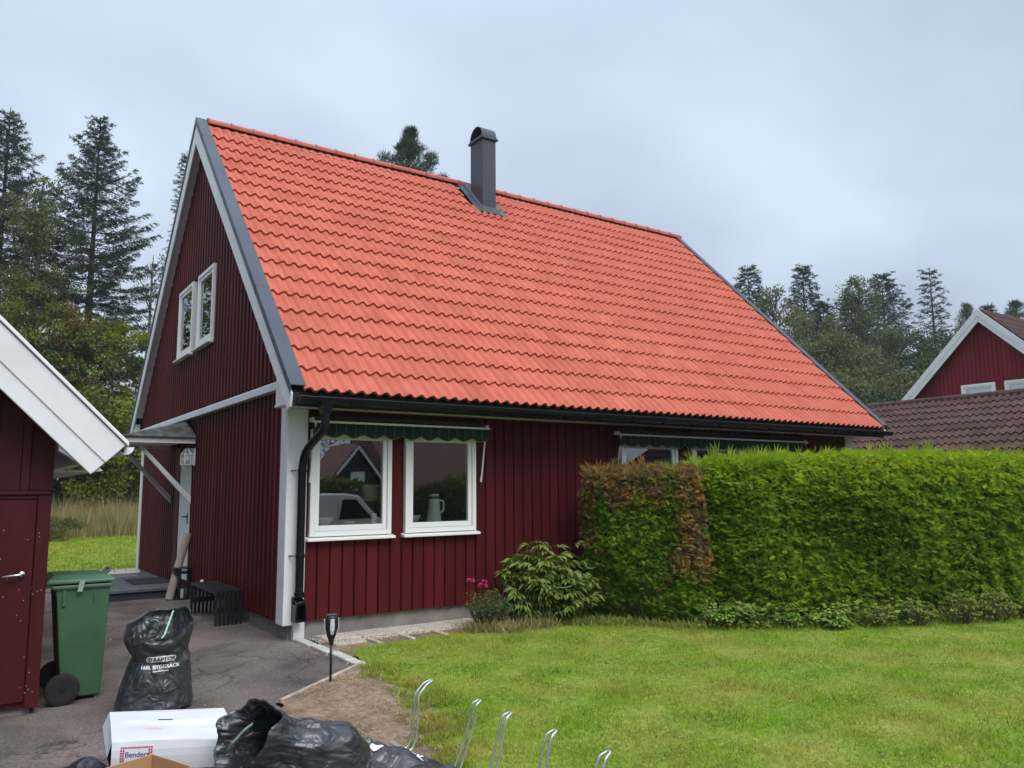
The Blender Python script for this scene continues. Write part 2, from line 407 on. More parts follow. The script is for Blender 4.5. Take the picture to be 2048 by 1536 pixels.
material('stem', (0.06, 0.045, 0.03), 0.9, c2=(0.12, 0.09, 0.06), vscale=30)
material('straw', (0.34, 0.26, 0.14), 0.9, c2=(0.48, 0.38, 0.22), vscale=8)
material('van_white', (0.55, 0.57, 0.60), 0.3, c2=(0.6, 0.62, 0.64), vscale=1, spec=0.5, coat=0.5)
material('tyre', (0.015, 0.015, 0.016), 0.8)
material('car_glass', (0.01, 0.012, 0.014), 0.05, spec=0.8)
material('red_roof_far', (0.085, 0.03, 0.026), 0.85, c2=(0.115, 0.04, 0.034), vscale=3)
glass_material('glass', 0.19)
leaf_material('thuja', (0.10, 0.20, 0.014), (0.27, 0.39, 0.03), 0.42, 1.4, (0.12, 0.23, 0.016), vv=.2, vvs=2.0)
leaf_material('thuja_shoot', (0.26, 0.39, 0.016), (0.42, 0.52, 0.032), 0.4, 2.0, (0.20, 0.33, 0.014))
leaf_material('thuja_brown', (0.20, 0.12, 0.04), (0.42, 0.22, 0.055), 0.25, 5.0, (0.18, 0.13, 0.07))
leaf_material('thuja_olive', (0.12, 0.13, 0.025), (0.22, 0.20, 0.045), 0.25, 5.0, (0.15, 0.11, 0.05))
leaf_material('grass', (0.14, 0.27, 0.008), (0.28, 0.42, 0.022), 0.35, 1.5, (0.37, 0.34, 0.06), vv=.24, vvs=3.2)
leaf_material('dry_grass', (0.24, 0.20, 0.09), (0.46, 0.37, 0.19), 0.3, 2.0, (0.24, 0.22, 0.08))
leaf_material('spruce', (0.040, 0.070, 0.038), (0.072, 0.108, 0.055), 0.12, 0.6, (0.025, 0.045, 0.028))
leaf_material('spruce_far', (0.034, 0.056, 0.034), (0.055, 0.08, 0.046), 0.12, 0.5, (0.035, 0.058, 0.042))
leaf_material('pine_needle', (0.055, 0.085, 0.05), (0.10, 0.13, 0.07), 0.15, 0.8, (0.05, 0.07, 0.042))
leaf_material('birch_leaf', (0.09, 0.135, 0.03), (0.18, 0.20, 0.055), 0.35, 0.7, (0.10, 0.105, 0.028))
leaf_material('maple_leaf', (0.125, 0.185, 0.018), (0.28, 0.29, 0.032), 0.35, 0.7, (0.105, 0.13, 0.018))
leaf_material('autumn_leaf', (0.16, 0.12, 0.035), (0.26, 0.17, 0.06), 0.35, 0.8, (0.10, 0.10, 0.03))
leaf_material('far_leaf', (0.10, 0.13, 0.05), (0.19, 0.20, 0.075), 0.3, 0.35, (0.105, 0.105, 0.045))
leaf_material('far_leaf_dark', (0.07, 0.105, 0.045), (0.125, 0.16, 0.065), 0.3, 0.35, (0.05, 0.075, 0.035))
leaf_material('under_leaf', (0.04, 0.068, 0.02), (0.075, 0.105, 0.03), 0.3, 0.8, (0.04, 0.06, 0.02))
leaf_material('peony_leaf', (0.11, 0.20, 0.028), (0.25, 0.32, 0.06), 0.3, 4.0, (0.16, 0.21, 0.04), rough=0.4, spec=0.4)
leaf_material('rose_leaf', (0.07, 0.12, 0.03), (0.15, 0.20, 0.05), 0.25, 4.0, (0.14, 0.15, 0.045))
leaf_material('rose_petal', (0.70, 0.05, 0.26), (0.80, 0.12, 0.38), 0.3, 9.0, (0.62, 0.03, 0.2))
leaf_material('cover_leaf', (0.17, 0.29, 0.045), (0.30, 0.44, 0.08), 0.35, 4.0, (0.14, 0.25, 0.04))
leaf_material('weed_leaf', (0.13, 0.20, 0.03), (0.27, 0.31, 0.075), 0.35, 5.0, (0.23, 0.23, 0.06))

def awning_material():
    m = bpy.data.materials.new('awning_cloth'); m.use_nodes = True
    t = m.node_tree; N = t.nodes.new; L = t.links.new; b = t.nodes['Principled BSDF']; b.inputs['Roughness'].default_value = 0.9
    geo = N('ShaderNodeNewGeometry'); sp = N('ShaderNodeSeparateXYZ'); L(geo.outputs['Position'], sp.inputs[0])
    dv = N('ShaderNodeMath'); dv.operation = 'DIVIDE'; dv.inputs[1].default_value = 0.125; L(sp.outputs[0], dv.inputs[0])
    fr = N('ShaderNodeMath'); fr.operation = 'FRACT'; L(dv.outputs[0], fr.inputs[0])
    gt = N('ShaderNodeMath'); gt.operation = 'LESS_THAN'; gt.inputs[1].default_value = 0.055; L(fr.outputs[0], gt.inputs[0])
    mx = N('ShaderNodeMix'); mx.data_type = 'RGBA'; mx.inputs['A'].default_value = (0.003, 0.020, 0.017, 1); mx.inputs['B'].default_value = (0.09, 0.14, 0.12, 1)
    L(gt.outputs[0], mx.inputs['Factor']); L(mx.outputs['Result'], b.inputs['Base Color'])
    MATS['awning_cloth'] = m
awning_material()
material('awning_hem', (0.10, 0.16, 0.10), 0.9)

# ==================================================================== GROUND
def in_poly(pts, poly):
    x, y = pts[:, 0], pts[:, 1]; c = np.zeros(len(pts), bool); j = len(poly) - 1
    for i in range(len(poly)):
        xi, yi = poly[i]; xj, yj = poly[j]
        c ^= ((yi > y) != (yj > y)) & (x < (xj - xi) * (y - yi) / (yj - yi + 1e-12) + xi); j = i
    return c
def flat_poly(name, poly, z, mat, kind='structure', parent=None):
    b = MB(); b.add([(x, y, z) for x, y in poly], [tuple(range(len(poly)))])
    o = b.build(name, mat, parent)
    if kind: tag(o, kind=kind)
    return o
# ground sheet out to the horizon; the street side behind the camera lies a little lower
b = MB()
ys = [-400, -60, -25, -11.5, -9.6, 400]; zs_ = [-0.44, -0.44, -0.44, -0.44, -0.03, -0.03]
xs = [-400, -60, -12, 0, 12, 60, 400]
vv = [(x, y, z) for y, z in zip(ys, zs_) for x in xs]; nx = len(xs)
b.add(vv, [(i*nx+j, i*nx+j+1, (i+1)*nx+j+1, (i+1)*nx+j) for i in range(len(ys)-1) for j in range(nx-1)])
tag(b.build('ground', 'field'), kind='structure')
flat_poly('road', [(-60, -18.5), (60, -18.5), (60, -11.6), (-60, -11.6)], -0.425, 'asphalt')

LAWN = [(0.24, -1.62), (0.40, -0.90), (0.9, -0.80), (1.36, -0.76), (1.97, -0.74), (2.45, -0.88), (3.3, -0.98), (3.72, -1.5), (4.05, -2.0), (4.7, -2.62),
        (6.0, -3.5), (7.9, -4.25), (10.5, -4.9), (14, -5.4), (14, -9.6), (-1.5, -9.6), (-1.0, -6.6), (-0.72, -5.2), (-0.56, -4.42), (-0.16, -3.66), (0.06, -3.05), (-0.02, -2.5), (0.10, -2.1)]
flat_poly('lawn', LAWN, 0.008, 'lawn_base')
# driveway with a gently uneven surface
def grid_sheet(name, x0, x1, y0, y1, step, zf, mat, mask=None, parent=None):
    nx_, ny_ = int((x1 - x0) / step) + 1, int((y1 - y0) / step) + 1
    X, Y = np.meshgrid(np.linspace(x0, x1, nx_), np.linspace(y0, y1, ny_))
    Z = np.array([zf(x, y) for x, y in zip(X.ravel(), Y.ravel())])
    V = np.stack([X.ravel(), Y.ravel(), Z], 1)
    idx = np.arange(nx_ * ny_).reshape(ny_, nx_)
    F = np.stack([idx[:-1, :-1].ravel(), idx[:-1, 1:].ravel(), idx[1:, 1:].ravel(), idx[1:, :-1].ravel()], 1)
    if mask is not None:
        cpt = V[F].mean(1); F = F[in_poly(cpt[:, :2], mask)]
        used = np.unique(F); re = np.full(len(V), -1); re[used] = np.arange(len(used)); V = V[used]; F = re[F]
    return np_object(name, V, F, mat, parent, smooth=True)
DRIVE = [(-14, -9.6), (-1.0, -9.6), (-0.9, -6.6), (-0.95, -5.0), (-1.15, -3.4), (-0.83, -2.47), (0.12, -1.68), (0.07, 0.1), (0.06, 9.3), (-14, 9.3)]
tag(grid_sheet('driveway', -14, 0.2, -9.6, 9.4, 0.1, lambda x, y: 0.004 + 0.006 * fbm(x, y, 0, 0.8, 2), 'asphalt', DRIVE), kind='structure')
SOIL = [(-0.84, -2.50), (0.18, -1.70), (0.16, -2.1), (0.02, -2.35), (0.05, -2.8), (0.12, -3.05), (-0.06, -3.55), (-0.32, -4.1), (-0.62, -4.6), (-0.95, -5.0), (-1.18, -3.4)]
tag(grid_sheet('soil_bed', -1.3, 0.4, -6.7, -1.6, 0.035, lambda x, y: 0.018 + 0.028 * fbm(x, y, 3, 2.6, 4) + 0.05 * math.exp(-((x + 0.25) ** 2 + (y + 2.55) ** 2) / 0.10), 'soil', SOIL), kind='structure')
BORDER = [(0.23, -0.02), (0.3, -1.2), (0.9, -0.95), (1.9, -0.9), (2.6, -1.25), (3.2, -1.45), (3.9, -2.15), (4.7, -2.9), (6.0, -3.7), (7.9, -4.45), (11, -5.1), (14, -5.6), (14, -0.02)]
tag(grid_sheet('planting_border', 0.2, 14, -5.7, 0.0, 0.07, lambda x, y: 0.002 + 0.012 * fbm(x, y, 9, 2.5, 3), 'soil', BORDER), kind='structure')
BACKLAWN = [(-14, 9.5), (20, 9.5), (20, 27), (-14, 27)]
flat_poly('back_lawn', BACKLAWN, -0.012, 'lawn_base')
flat_poly('gravel_strip', [(-3.2, 9.05), (0.9, 9.05), (0.9, 10.2), (-3.2, 10.3)], 0.012, 'pebble_slab')

# grass blades of the front lawn, denser near the camera
def blades(name, poly, n_max, hmin, hmax, w, mat, z0, fall=None, lean=0.6, label=None, cat=None, edge_fuzz=0.0, dens_noise=0.0):
    P = np.array(poly); lo, hi = P.min(0) - edge_fuzz, P.max(0) + edge_fuzz
    pts = rng.uniform(lo, hi, (n_max, 2))
    q = pts + rng.normal(0, edge_fuzz + 1e-6, pts.shape)
    pts = pts[in_poly(q, poly)]
    # only where the camera can see
    rel = pts - np.array(CAM[:2]); dep = rel @ np.array([FW.x, FW.y]) / hypot(FW.x, FW.y); lat = rel @ np.array([R2.x, R2.y])
    keep = (dep > 1.5) & (np.abs(lat) < dep * 0.78 + 1.0)
    if fall is not None: keep &= rng.uniform(size=len(pts)) < np.clip((fall / np.maximum(dep, .1)) ** 1.6, 0, 1)
    pts = pts[keep]; n = len(pts)
    d = rng.normal(0, lean, (n, 3)); d[:, 2] = 1
    d /= np.linalg.norm(d, axis=1, keepdims=True)
    h = rng.uniform(hmin, hmax, (n, 1)) * np.clip(1 + .9 * np.array([noise.noise(Vector((p[0] * 2.2, p[1] * 2.2, 4.0))) for p in pts])[:, None], .5, 1.7)
    s = rand_unit(n); s[:, 2] = 0; s /= np.maximum(np.linalg.norm(s, axis=1, keepdims=True), 1e-5)
    base = np.concatenate([pts, np.full((n, 1), z0)], 1)
    wd = w * rng.uniform(.6, 1.3, (n, 1))
    V = np.stack([base - s * wd, base + s * wd, base + d * h], 1).reshape(-1, 3)
    o = np_object(name, V, np.arange(3 * n).reshape(n, 3), mat)
    return tag(o, label, cat, None, 'stuff')
blades('grass', LAWN, 620000, 0.018, 0.05, 0.0032, 'grass', 0.006, 6.5, 0.75, 'short mown green grass of the front lawn', 'grass', 0.10)
EDGE = [(0.2, -1.8), (0.32, -2.1), (0.18, -2.5), (0.34, -3.05), (0.1, -3.65), (-0.2, -4.25), (-0.55, -4.75), (-0.86, -4.7), (-0.5, -4.05), (-0.26, -3.5), (-0.10, -3.0), (-0.2, -2.5), (-0.02, -2.15)]
def edge_blades():
    n = 60000; P = np.array(EDGE); p = rng.uniform(P.min(0) - .1, P.max(0) + .1, (n, 2)); p = p[in_poly(p + rng.normal(0, .05, p.shape), EDGE)]
    nz = np.array([noise.noise(Vector((a[0] * 5, a[1] * 5, 2.0))) + .6 * noise.noise(Vector((a[0] * 14, a[1] * 14, 7.0))) for a in p]); p = p[nz > .02]; n = len(p)
    d = rng.normal(0, .7, (n, 3)); d[:, 2] = 1; d /= np.linalg.norm(d, axis=1, keepdims=True)
    V, F = leaf_tris(np.column_stack([p, np.full(n, .015)]), d, rng.uniform(.02, .075, n), .006)
    tag(np_object('edge_tufts', V, F, ['grass', 'dry_grass'], None, mi=(rng.uniform(size=n) < .25).astype(int)), 'ragged grass tufts creeping over the bare soil edge', 'grass', None, 'stuff')
edge_blades()
def fallen_leaves():
    p = np.concatenate([rng.uniform((0.5, -8.0), (8.0, -1.0), (420, 2)), rng.uniform((-2.4, -4.0), (0.0, 3.0), (90, 2))])
    ok = in_poly(p, LAWN) | in_poly(p, DRIVE); p = p[ok]; n = len(p)
    d = rng.normal(0, 1, (n, 3)); d[:, 2] *= .15
    V, F = leaf_tris(np.column_stack([p, np.full(n, .035)]), d, rng.uniform(.015, .04, n), rng.uniform(.01, .022, n), np.array([0, 0, 1.0]) + rng.normal(0, .3, (n, 3)))
    tag(np_object('fallen_leaves', V, F, 'dry_grass'), 'small fallen leaves scattered on lawn and drive', 'leaves', None, 'stuff')
fallen_leaves()
def lawn_weeds():
    c = rng.uniform((-0.3, -8.0), (9.0, -1.0), (260, 2)); c = c[in_poly(c, LAWN)]
    p = np.repeat(c, 26, 0) + rng.normal(0, .07, (len(c) * 26, 2)); p = p[in_poly(p, LAWN)]; n = len(p)
    d = rng.normal(0, 1, (n, 3)); d[:, 2] = .25
    lf = rng.uniform(.012, .03, n)
    V, F = leaf_tris(np.column_stack([p, rng.uniform(.015, .04, n)]), d, lf, lf * .75, np.array([0, 0, 1.0]) + rng.normal(0, .3, (n, 3)))
    tag(np_object('lawn_weeds', V, F, 'cover_leaf'), 'clover and small weeds scattered through the lawn', 'weeds', None, 'stuff')
lawn_weeds()
b = MB()
for k in range(700):
    x_, y_ = random.uniform(-1.0, .15), random.uniform(-4.6, -1.9)
    if not in_poly(np.array([[x_, y_]]), SOIL)[0]: continue
    z_ = .012 + 0.028 * fbm(x_, y_, 3, 2.6, 4) + 0.05 * math.exp(-((x_ + 0.25) ** 2 + (y_ + 2.55) ** 2) / 0.10); s_ = random.uniform(.006, .022); a = random.uniform(0, 6)
    q = [(x_ + s_ * cos(a + t_) * random.uniform(.7, 1.2), y_ + s_ * sin(a + t_) * random.uniform(.6, 1.1), z_) for t_ in (0, 1.2, 2.6, 3.9, 5.1)]
    b.add(q + [(x_, y_, z_ + s_ * random.uniform(.6, 1.1))], [(0, 1, 5), (1, 2, 5), (2, 3, 5), (3, 4, 5), (4, 0, 5)])
tag(b.build('soil_clods', 'soil'), 'loose clods lying on the bare soil', 'soil', None, 'stuff')
blades('back_grass', BACKLAWN, 130000, 0.03, 0.09, 0.012, 'grass', -0.012, None, 0.5, 'bright green grass of the lawn behind the house', 'grass', 0.0)
blades('tall_grass', [(-6, 24.5), (14, 24.5), (14, 31), (-6, 31)], 60000, 0.5, 1.35, 0.012, 'dry_grass', -0.03, None, 0.22, 'tall dry meadow grass at the wood edge', 'meadow grass', 0.3)

# ==================================================================== MAIN HOUSE
L_, W_ = 10.98, 8.89
YE, ZE, YR = -0.614, 2.682, 4.446
ZR = ZE + (YR - YE)
def ztop(y): return ZE + (y - YE) if y <= YR else ZE + (2 * YR - y - YE)
house = thing('red_house', 'dark red timber house with steep orange tiled roof and white trim', 'house', (0, 0, 0))

# openings in the front wall: x0, x1, z0, z1
FWIN = [(0.257, 1.275, 1.115, 2.34), (1.462, 2.478, 1.115, 2.34), (5.03, 6.22, 1.10, 2.34), (6.55, 8.95, 0.35, 2.34)]
# ---- front wall: backing with openings, then board by board
b = MB()
ZW = 3.05
edges = [0.0]
for (x0, x1, z0, z1) in FWIN:
    b.box(edges[-1], x0 + 0.03, 0.03, 0.20, 0.19, ZW); b.box(x0 + 0.03, x1 - 0.03, 0.03, 0.20, 0.19, z0); b.box(x0 + 0.03, x1 - 0.03, 0.03, 0.20, z1, ZW)
    edges.append(x1 - 0.03)
b.box(edges[-1], L_, 0.03, 0.20, 0.19, ZW)
fwall = b.build('front_wall', 'red_paint', house)
pitch_b = 0.1517; bw = 0.136
board_cache = {}
def board_mesh(key, poly_pts, d, mat):
    if key not in board_cache:
        bb = MB(); bb.prism(poly_pts, d); board_cache[key] = bb.mesh('board', mat)
    return board_cache[key]
x = 0.2215; first = True
while x < L_ - 0.2:
    xa, xb = x, min(x + bw, L_ - 0.2)
    segs = [(0.197, 2.565)]
    for (x0, x1, z0, z1) in FWIN:
        if xb > x0 + 0.005 and xa < x1 - 0.005:
            if xa < x0 - 0.04 or xb > x1 + 0.04:      # board at the side of the opening keeps its full height, trimmed to the frame
                if xa < x0: xb = x0 - 0.004
                else: xa = x1 + 0.004
            else: segs = [(0.197, z0 - 0.05), (z1 + 0.004, 2.565)]
    wd = round(xb - xa, 3)
    for (za, zb) in segs:
        k = ('f', wd, round(za, 3), round(zb, 3))
        c = 0.008
        me = board_mesh(k, [(0, 0.029, za), (0, c, za), (c, 0, za), (wd - c, 0, za), (wd, c, za), (wd, 0.029, za)], (0, 0, zb - za), 'red_paint')
        link_mesh('board', me, fwall, (xa, 0.0, 0.0))
    x += pitch_b
# ---- gable wall
DOOR = (4.56, 5.37, 0.22, 2.34)
GWIN = [(3.34, 4.30, 3.90, 5.08), (4.63, 5.65, 3.90, 5.08)]
b = MB()
b.box(0.05, 0.20, 0.20, DOOR[0], 0.19, 3.0); b.box(0.05, 0.20, DOOR[1], W_, 0.12, 3.0); b.box(0.05, 0.20, DOOR[0], DOOR[1], DOOR[3], 3.0); b.box(0.05, 0.2, DOOR[0], DOOR[1], 0.12, DOOR[2])
gwall = b.build('gable_wall', 'red_paint', house)
def xs_poly(y0, y1, z0, x, zc=0.24):
    """polygon in the gable plane between y0..y1 from z0 up to the roof underside"""
    pts = [(x, y0, z0), (x, y1, z0), (x, y1, ztop(y1) - zc)]
    if y0 < YR < y1: pts.append((x, YR, ztop(YR) - zc))
    pts.append((x, y0, ztop(y0) - zc)); return pts
b = MB()
cuts = [0.03, GWIN[0][0], GWIN[0][1], GWIN[1][0], GWIN[1][1], W_ - 0.03]
for i in range(5):
    y0, y1 = cuts[i], cuts[i + 1]
    if i in (1, 3):
        b.box(-0.012, 0.2, y0, y1, 2.93, 3.90)
        b.prism(xs_poly(y0, y1, 5.08, -0.012), (0.212, 0, 0))
    else: b.prism(xs_poly(y0, y1, 2.93, -0.012), (0.212, 0, 0))
ugable = b.build('upper_gable_wall', 'red_paint', house)
gp, gb = 0.1655, 0.098
y = 0.245; c = 0.012
while y < W_ - 0.2:
    wd = gb
    if not (y + wd > DOOR[0] and y < DOOR[1] + 0.28):
        me = board_mesh(('g', 0), [(0.05, 0, 0.17), (c, 0, 0.17), (0, c, 0.17), (0, wd - c, 0.17), (c, wd, 0.17), (0.05, wd, 0.17)], (0, 0, 2.64), 'red_paint')
        link_mesh('board', me, gwall, (0, y, 0.0 if y < 5 else -0.04))
    elif not (y + wd > DOOR[0] and y < DOOR[1] + 0.03) or y + wd > DOOR[0]:
        if y > DOOR[0] - 0.05 and y < DOOR[1]:
            me = board_mesh(('g', 1), [(0.05, 0, 2.38), (c, 0, 2.38), (0, c, 2.38), (0, wd - c, 2.38), (c, wd, 2.38), (0.05, wd, 2.38)], (0, 0, 0.43), 'red_paint')
            link_mesh('board', me, gwall, (0, y, 0))
    y += gp
y = 0.06
while y < W_ - 0.1:
    y1 = y + gb
    zt = min(ztop(y), ztop(y1)) - 0.25
    spans = [(2.93, zt)]
    for (a0, a1, z0, z1) in GWIN:
        if y1 > a0 - 0.02 and y < a1 + 0.02: spans = [(2.93, z0 - 0.03), (z1 + 0.02, zt)]
    for (za, zb) in spans:
        if zb - za < 0.05: continue
        bb = MB(); sl_ = zb == zt
        q = [(-0.06, y, za), (-0.06, y1, za), (-0.06, y1, ztop(y1) - .245 if sl_ else zb)]
        if sl_ and y < YR < y1: q.append((-0.06, YR, ZR - .245))
        q.append((-0.06, y, ztop(y) - .245 if sl_ else zb))
        bb.prism(q, (0.0475, 0, 0)); bb.build('board', 'red_paint', ugable, bevel=0.009)
    y += gp
# back and right walls, plain red boarding seen by nobody in the photograph but closing the house
b = MB(); b.box(0.03, L_, W_ - 0.2, W_, 0.1, 3.0); b.build('rear_wall', 'red_paint', house)
b = MB(); b.prism([(L_ - 0.2, 0.2, 0.1), (L_ - 0.2, W_ - 0.2, 0.1), (L_ - 0.2, W_ - 0.2, ztop(W_ - 0.2) - 0.25), (L_ - 0.2, YR, ZR - 0.25), (L_ - 0.2, 0.2, ztop(0.2) - 0.25)], (0.2, 0, 0)); b.build('far_gable_wall', 'red_paint', house)
b = MB(); b.box(0.06, L_ - 0.02, 0.06, W_ - 0.06, -0.1, 0.188); b.build('foundation', 'concrete', house)
b = MB(); b.box(0.1, 0.226, -0.035, 0.055, -0.05, 0.198); b.build('plinth_post', 'white_paint', house, bevel=0.006)
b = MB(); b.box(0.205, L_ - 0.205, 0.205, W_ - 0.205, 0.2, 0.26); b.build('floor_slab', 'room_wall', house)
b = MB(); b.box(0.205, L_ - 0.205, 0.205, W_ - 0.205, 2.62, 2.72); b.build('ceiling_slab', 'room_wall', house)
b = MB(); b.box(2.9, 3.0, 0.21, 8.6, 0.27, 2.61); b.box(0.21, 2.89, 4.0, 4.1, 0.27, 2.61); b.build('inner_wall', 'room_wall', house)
# corner boards
b = MB(); b.box(-0.02, 0.0285, 0.0, 0.215, 0.165, 2.80); b.box(-0.02, 0.215, -0.025, -0.0005, 0.165, 2.565); b.build('corner_board', 'white_paint', house, bevel=0.004)
b = MB(); b.box(-0.02, 0.0285, W_ - 0.18, W_ + 0.02, 0.08, 2.9); b.build('corner_board', 'white_paint', house, bevel=0.004)
b = MB(); b.box(L_ - 0.2, L_ + 0.02, -0.022, 0.0285, 0.165, 2.565); b.build('corner_board', 'white_paint', house, bevel=0.004)
# drip band between the storeys
b = MB(); b.hexa([(-0.085, 0.03, 2.80), (0.0, 0.03, 2.80), (0.0, W_, 2.80), (-0.085, W_, 2.80), (-0.085, 0.03, 2.885), (-0.02, 0.03, 2.925), (-0.02, W_, 2.925), (-0.085, W_, 2.885)])
b.build('drip_band', 'white_paint', house, bevel=0.004)

# ---- windows
def boxm(b, axis, u0, u1, d0, d1, z0, z1, mi=0):
    """d is the distance outwards from the wall face"""
    if axis == 'front': b.box(u0, u1, -d1, -d0, z0, z1, mi)
    else: b.box(axis[1] - d1, axis[1] - d0, u0, u1, z0, z1, mi)
def window(parent, axis, u0, u1, z0, z1, fr=0.055, sash=0.055, depth=0.05, mat='white_plastic', sill=True, name='window', mull=None):
    b = MB(); D = 0.035
    boxm(b, axis, u0, u0 + fr, -depth, D, z0, z1); boxm(b, axis, u1 - fr, u1, -depth, D, z0, z1)
    boxm(b, axis, u0 + fr, u1 - fr, -depth, D, z1 - fr, z1); boxm(b, axis, u0 + fr, u1 - fr, -depth, D, z0, z0 + fr)
    w = b.build(name, mat, parent, bevel=0.004)
    b = MB(); a0, a1, b0, b1 = u0 + fr + .003, u1 - fr - .003, z0 + fr + .003, z1 - fr - .003; D2 = 0.018
    boxm(b, axis, a0, a0 + sash, -depth, D2, b0, b1); boxm(b, axis, a1 - sash, a1, -depth, D2, b0, b1)
    boxm(b, axis, a0 + sash, a1 - sash, -depth, D2, b1 - sash, b1); boxm(b, axis, a0 + sash, a1 - sash, -depth, D2, b0, b0 + sash * 1.15)
    if mull:
        for m_ in mull: boxm(b, axis, m_ - sash * .5, m_ + sash * .5, -depth, D2, b0 + sash * 1.15, b1 - sash)
    b.build('sash', mat, w, bevel=0.006)
    b = MB(); boxm(b, axis, a0 + sash - .004, a1 - sash + .004, -0.012, -0.006, b0 + sash, b1 - sash + .004)
    b.build('pane', 'glass', w)
    if sill:
        b = MB()
        if axis == 'front':
            b.hexa([(u0 - .035, -0.085, z0 - .05), (u1 + .035, -0.085, z0 - .05), (u1 + .035, 0.03, z0 - .05), (u0 - .035, 0.03, z0 - .05),
                    (u0 - .035, -0.085, z0 - .022), (u1 + .035, -0.085, z0 - .022), (u1 + .035, 0.03, z0 - .002), (u0 - .035, 0.03, z0 - .002)])
        else:
            X = axis[1]
            b.hexa([(X - .085, u0 - .035, z0 - .05), (X, u0 - .035, z0 - .05), (X, u1 + .035, z0 - .05), (X - .085, u1 + .035, z0 - .05),
                    (X - .085, u0 - .035, z0 - .022), (X, u0 - .035, z0 - .002), (X, u1 + .035, z0 - .002), (X - .085, u1 + .035, z0 - .022)])
        b.build('sill', mat, w, bevel=0.004)
    return w
for i, (x0, x1, z0, z1) in enumerate(FWIN):
    window(house, 'front', x0, x1, z0, z1, mull=[7.75] if i == 3 else None)
for (y0, y1, z0, z1) in GWIN:
    window(house, ('x', -0.06), y0, y1, z0, z1, fr=0.06, sash=0.05, depth=0.08)
# inside window boards for the things standing in the windows
b = MB(); b.box(0.215, 2.55, 0.055, 0.30, 1.205, 1.236); b.build('window_board', 'white_paint', house)

# ---- door, canopy
b = MB(); b.box(-0.004, 0.05, DOOR[0] + 0.03, DOOR[1] - 0.03, DOOR[2] + .03, DOOR[3] - .05); dr = b.build('door', 'door_white', house, bevel=0.004)
b = MB(); b.tube([(-0.004, 4.70, 1.24), (-0.06, 4.70, 1.24), (-0.06, 4.84, 1.235)], 0.011, 8); b.box(-0.012, -0.0045, 4.68, 4.72, 1.12, 1.30); b.build('door_handle', 'black_metal', dr)
b = MB(); b.box(-0.014, -0.0045, 4.645, 4.70, 1.42, 1.52); b.build('lock_plate', 'white_plastic', dr)
b = MB(); b.box(0.0, 0.12, DOOR[0] - 0.01, DOOR[0] + 0.026, DOOR[2] - .03, DOOR[3]); b.box(0.0, 0.12, DOOR[1] - 0.026, DOOR[1] + 0.01, DOOR[2] - .03, DOOR[3]); b.box(0.0, 0.12, DOOR[0] + .027, DOOR[1] - .027, DOOR[3] - 0.045, DOOR[3]); b.build('door_frame', 'red_paint', dr)
b = MB(); b.box(-0.01, 0.029, DOOR[1] + 0.012, DOOR[1] + 0.28, 0.15, 2.38); b.build('side_panel', 'red_paint', house)
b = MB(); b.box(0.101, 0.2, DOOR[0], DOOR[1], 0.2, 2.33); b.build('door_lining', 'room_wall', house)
CX, CY0, CY1, CZ = -1.07, 4.30, 6.25, 2.385
b = MB()
b.box(CX, CX + .03, CY0, CY1, CZ, CZ + .09); b.box(CX + .0305, -0.021, CY0, CY0 + .03, CZ, CZ + .09); b.box(CX + .0305, -0.021, CY1 - .03, CY1, CZ, CZ + .09)
b.box(CX + .031, -0.022, CY0 + .031, CY1 - .031, CZ + .06, CZ + .08)
can = b.build('canopy', 'white_paint', house, bevel=0.003)
b = MB()
zb = CZ + .0905
p = [(CX - .04, CY0 - .04, zb), (-0.02, CY0 - .04, zb), (-0.02, CY1 + .04, zb), (CX - .04, CY1 + .04, zb), (-0.02, CY0 + 0.62, zb + .30), (-0.02, CY1 - .62, zb + .30)]
p2 = [(a_, c_, z_ + .012) for a_, c_, z_ in p]
b.add(p + p2, [(0, 3, 2, 1), (6, 7, 10), (6, 10, 11, 9), (8, 9, 11), (0, 1, 7, 6), (1, 2, 8, 7), (2, 3, 9, 8), (3, 0, 6, 9), (7, 8, 11, 10)])
b.build('canopy_roof', 'canopy_slate', can)
for yb in (CY0 + 0.16, CY1 - 0.34):
    b = MB(); b.hexa([(-0.02, yb, 1.44), (-0.02, yb + .045, 1.44), (-0.02, yb + .045, 1.56), (-0.02, yb, 1.56), (-0.80, yb, CZ - .075), (-0.80, yb + .045, CZ - .075), (-0.80, yb + .045, CZ + .005), (-0.80, yb, CZ + .005)])
    b.build('brace', 'white_paint', can, bevel=0.004)

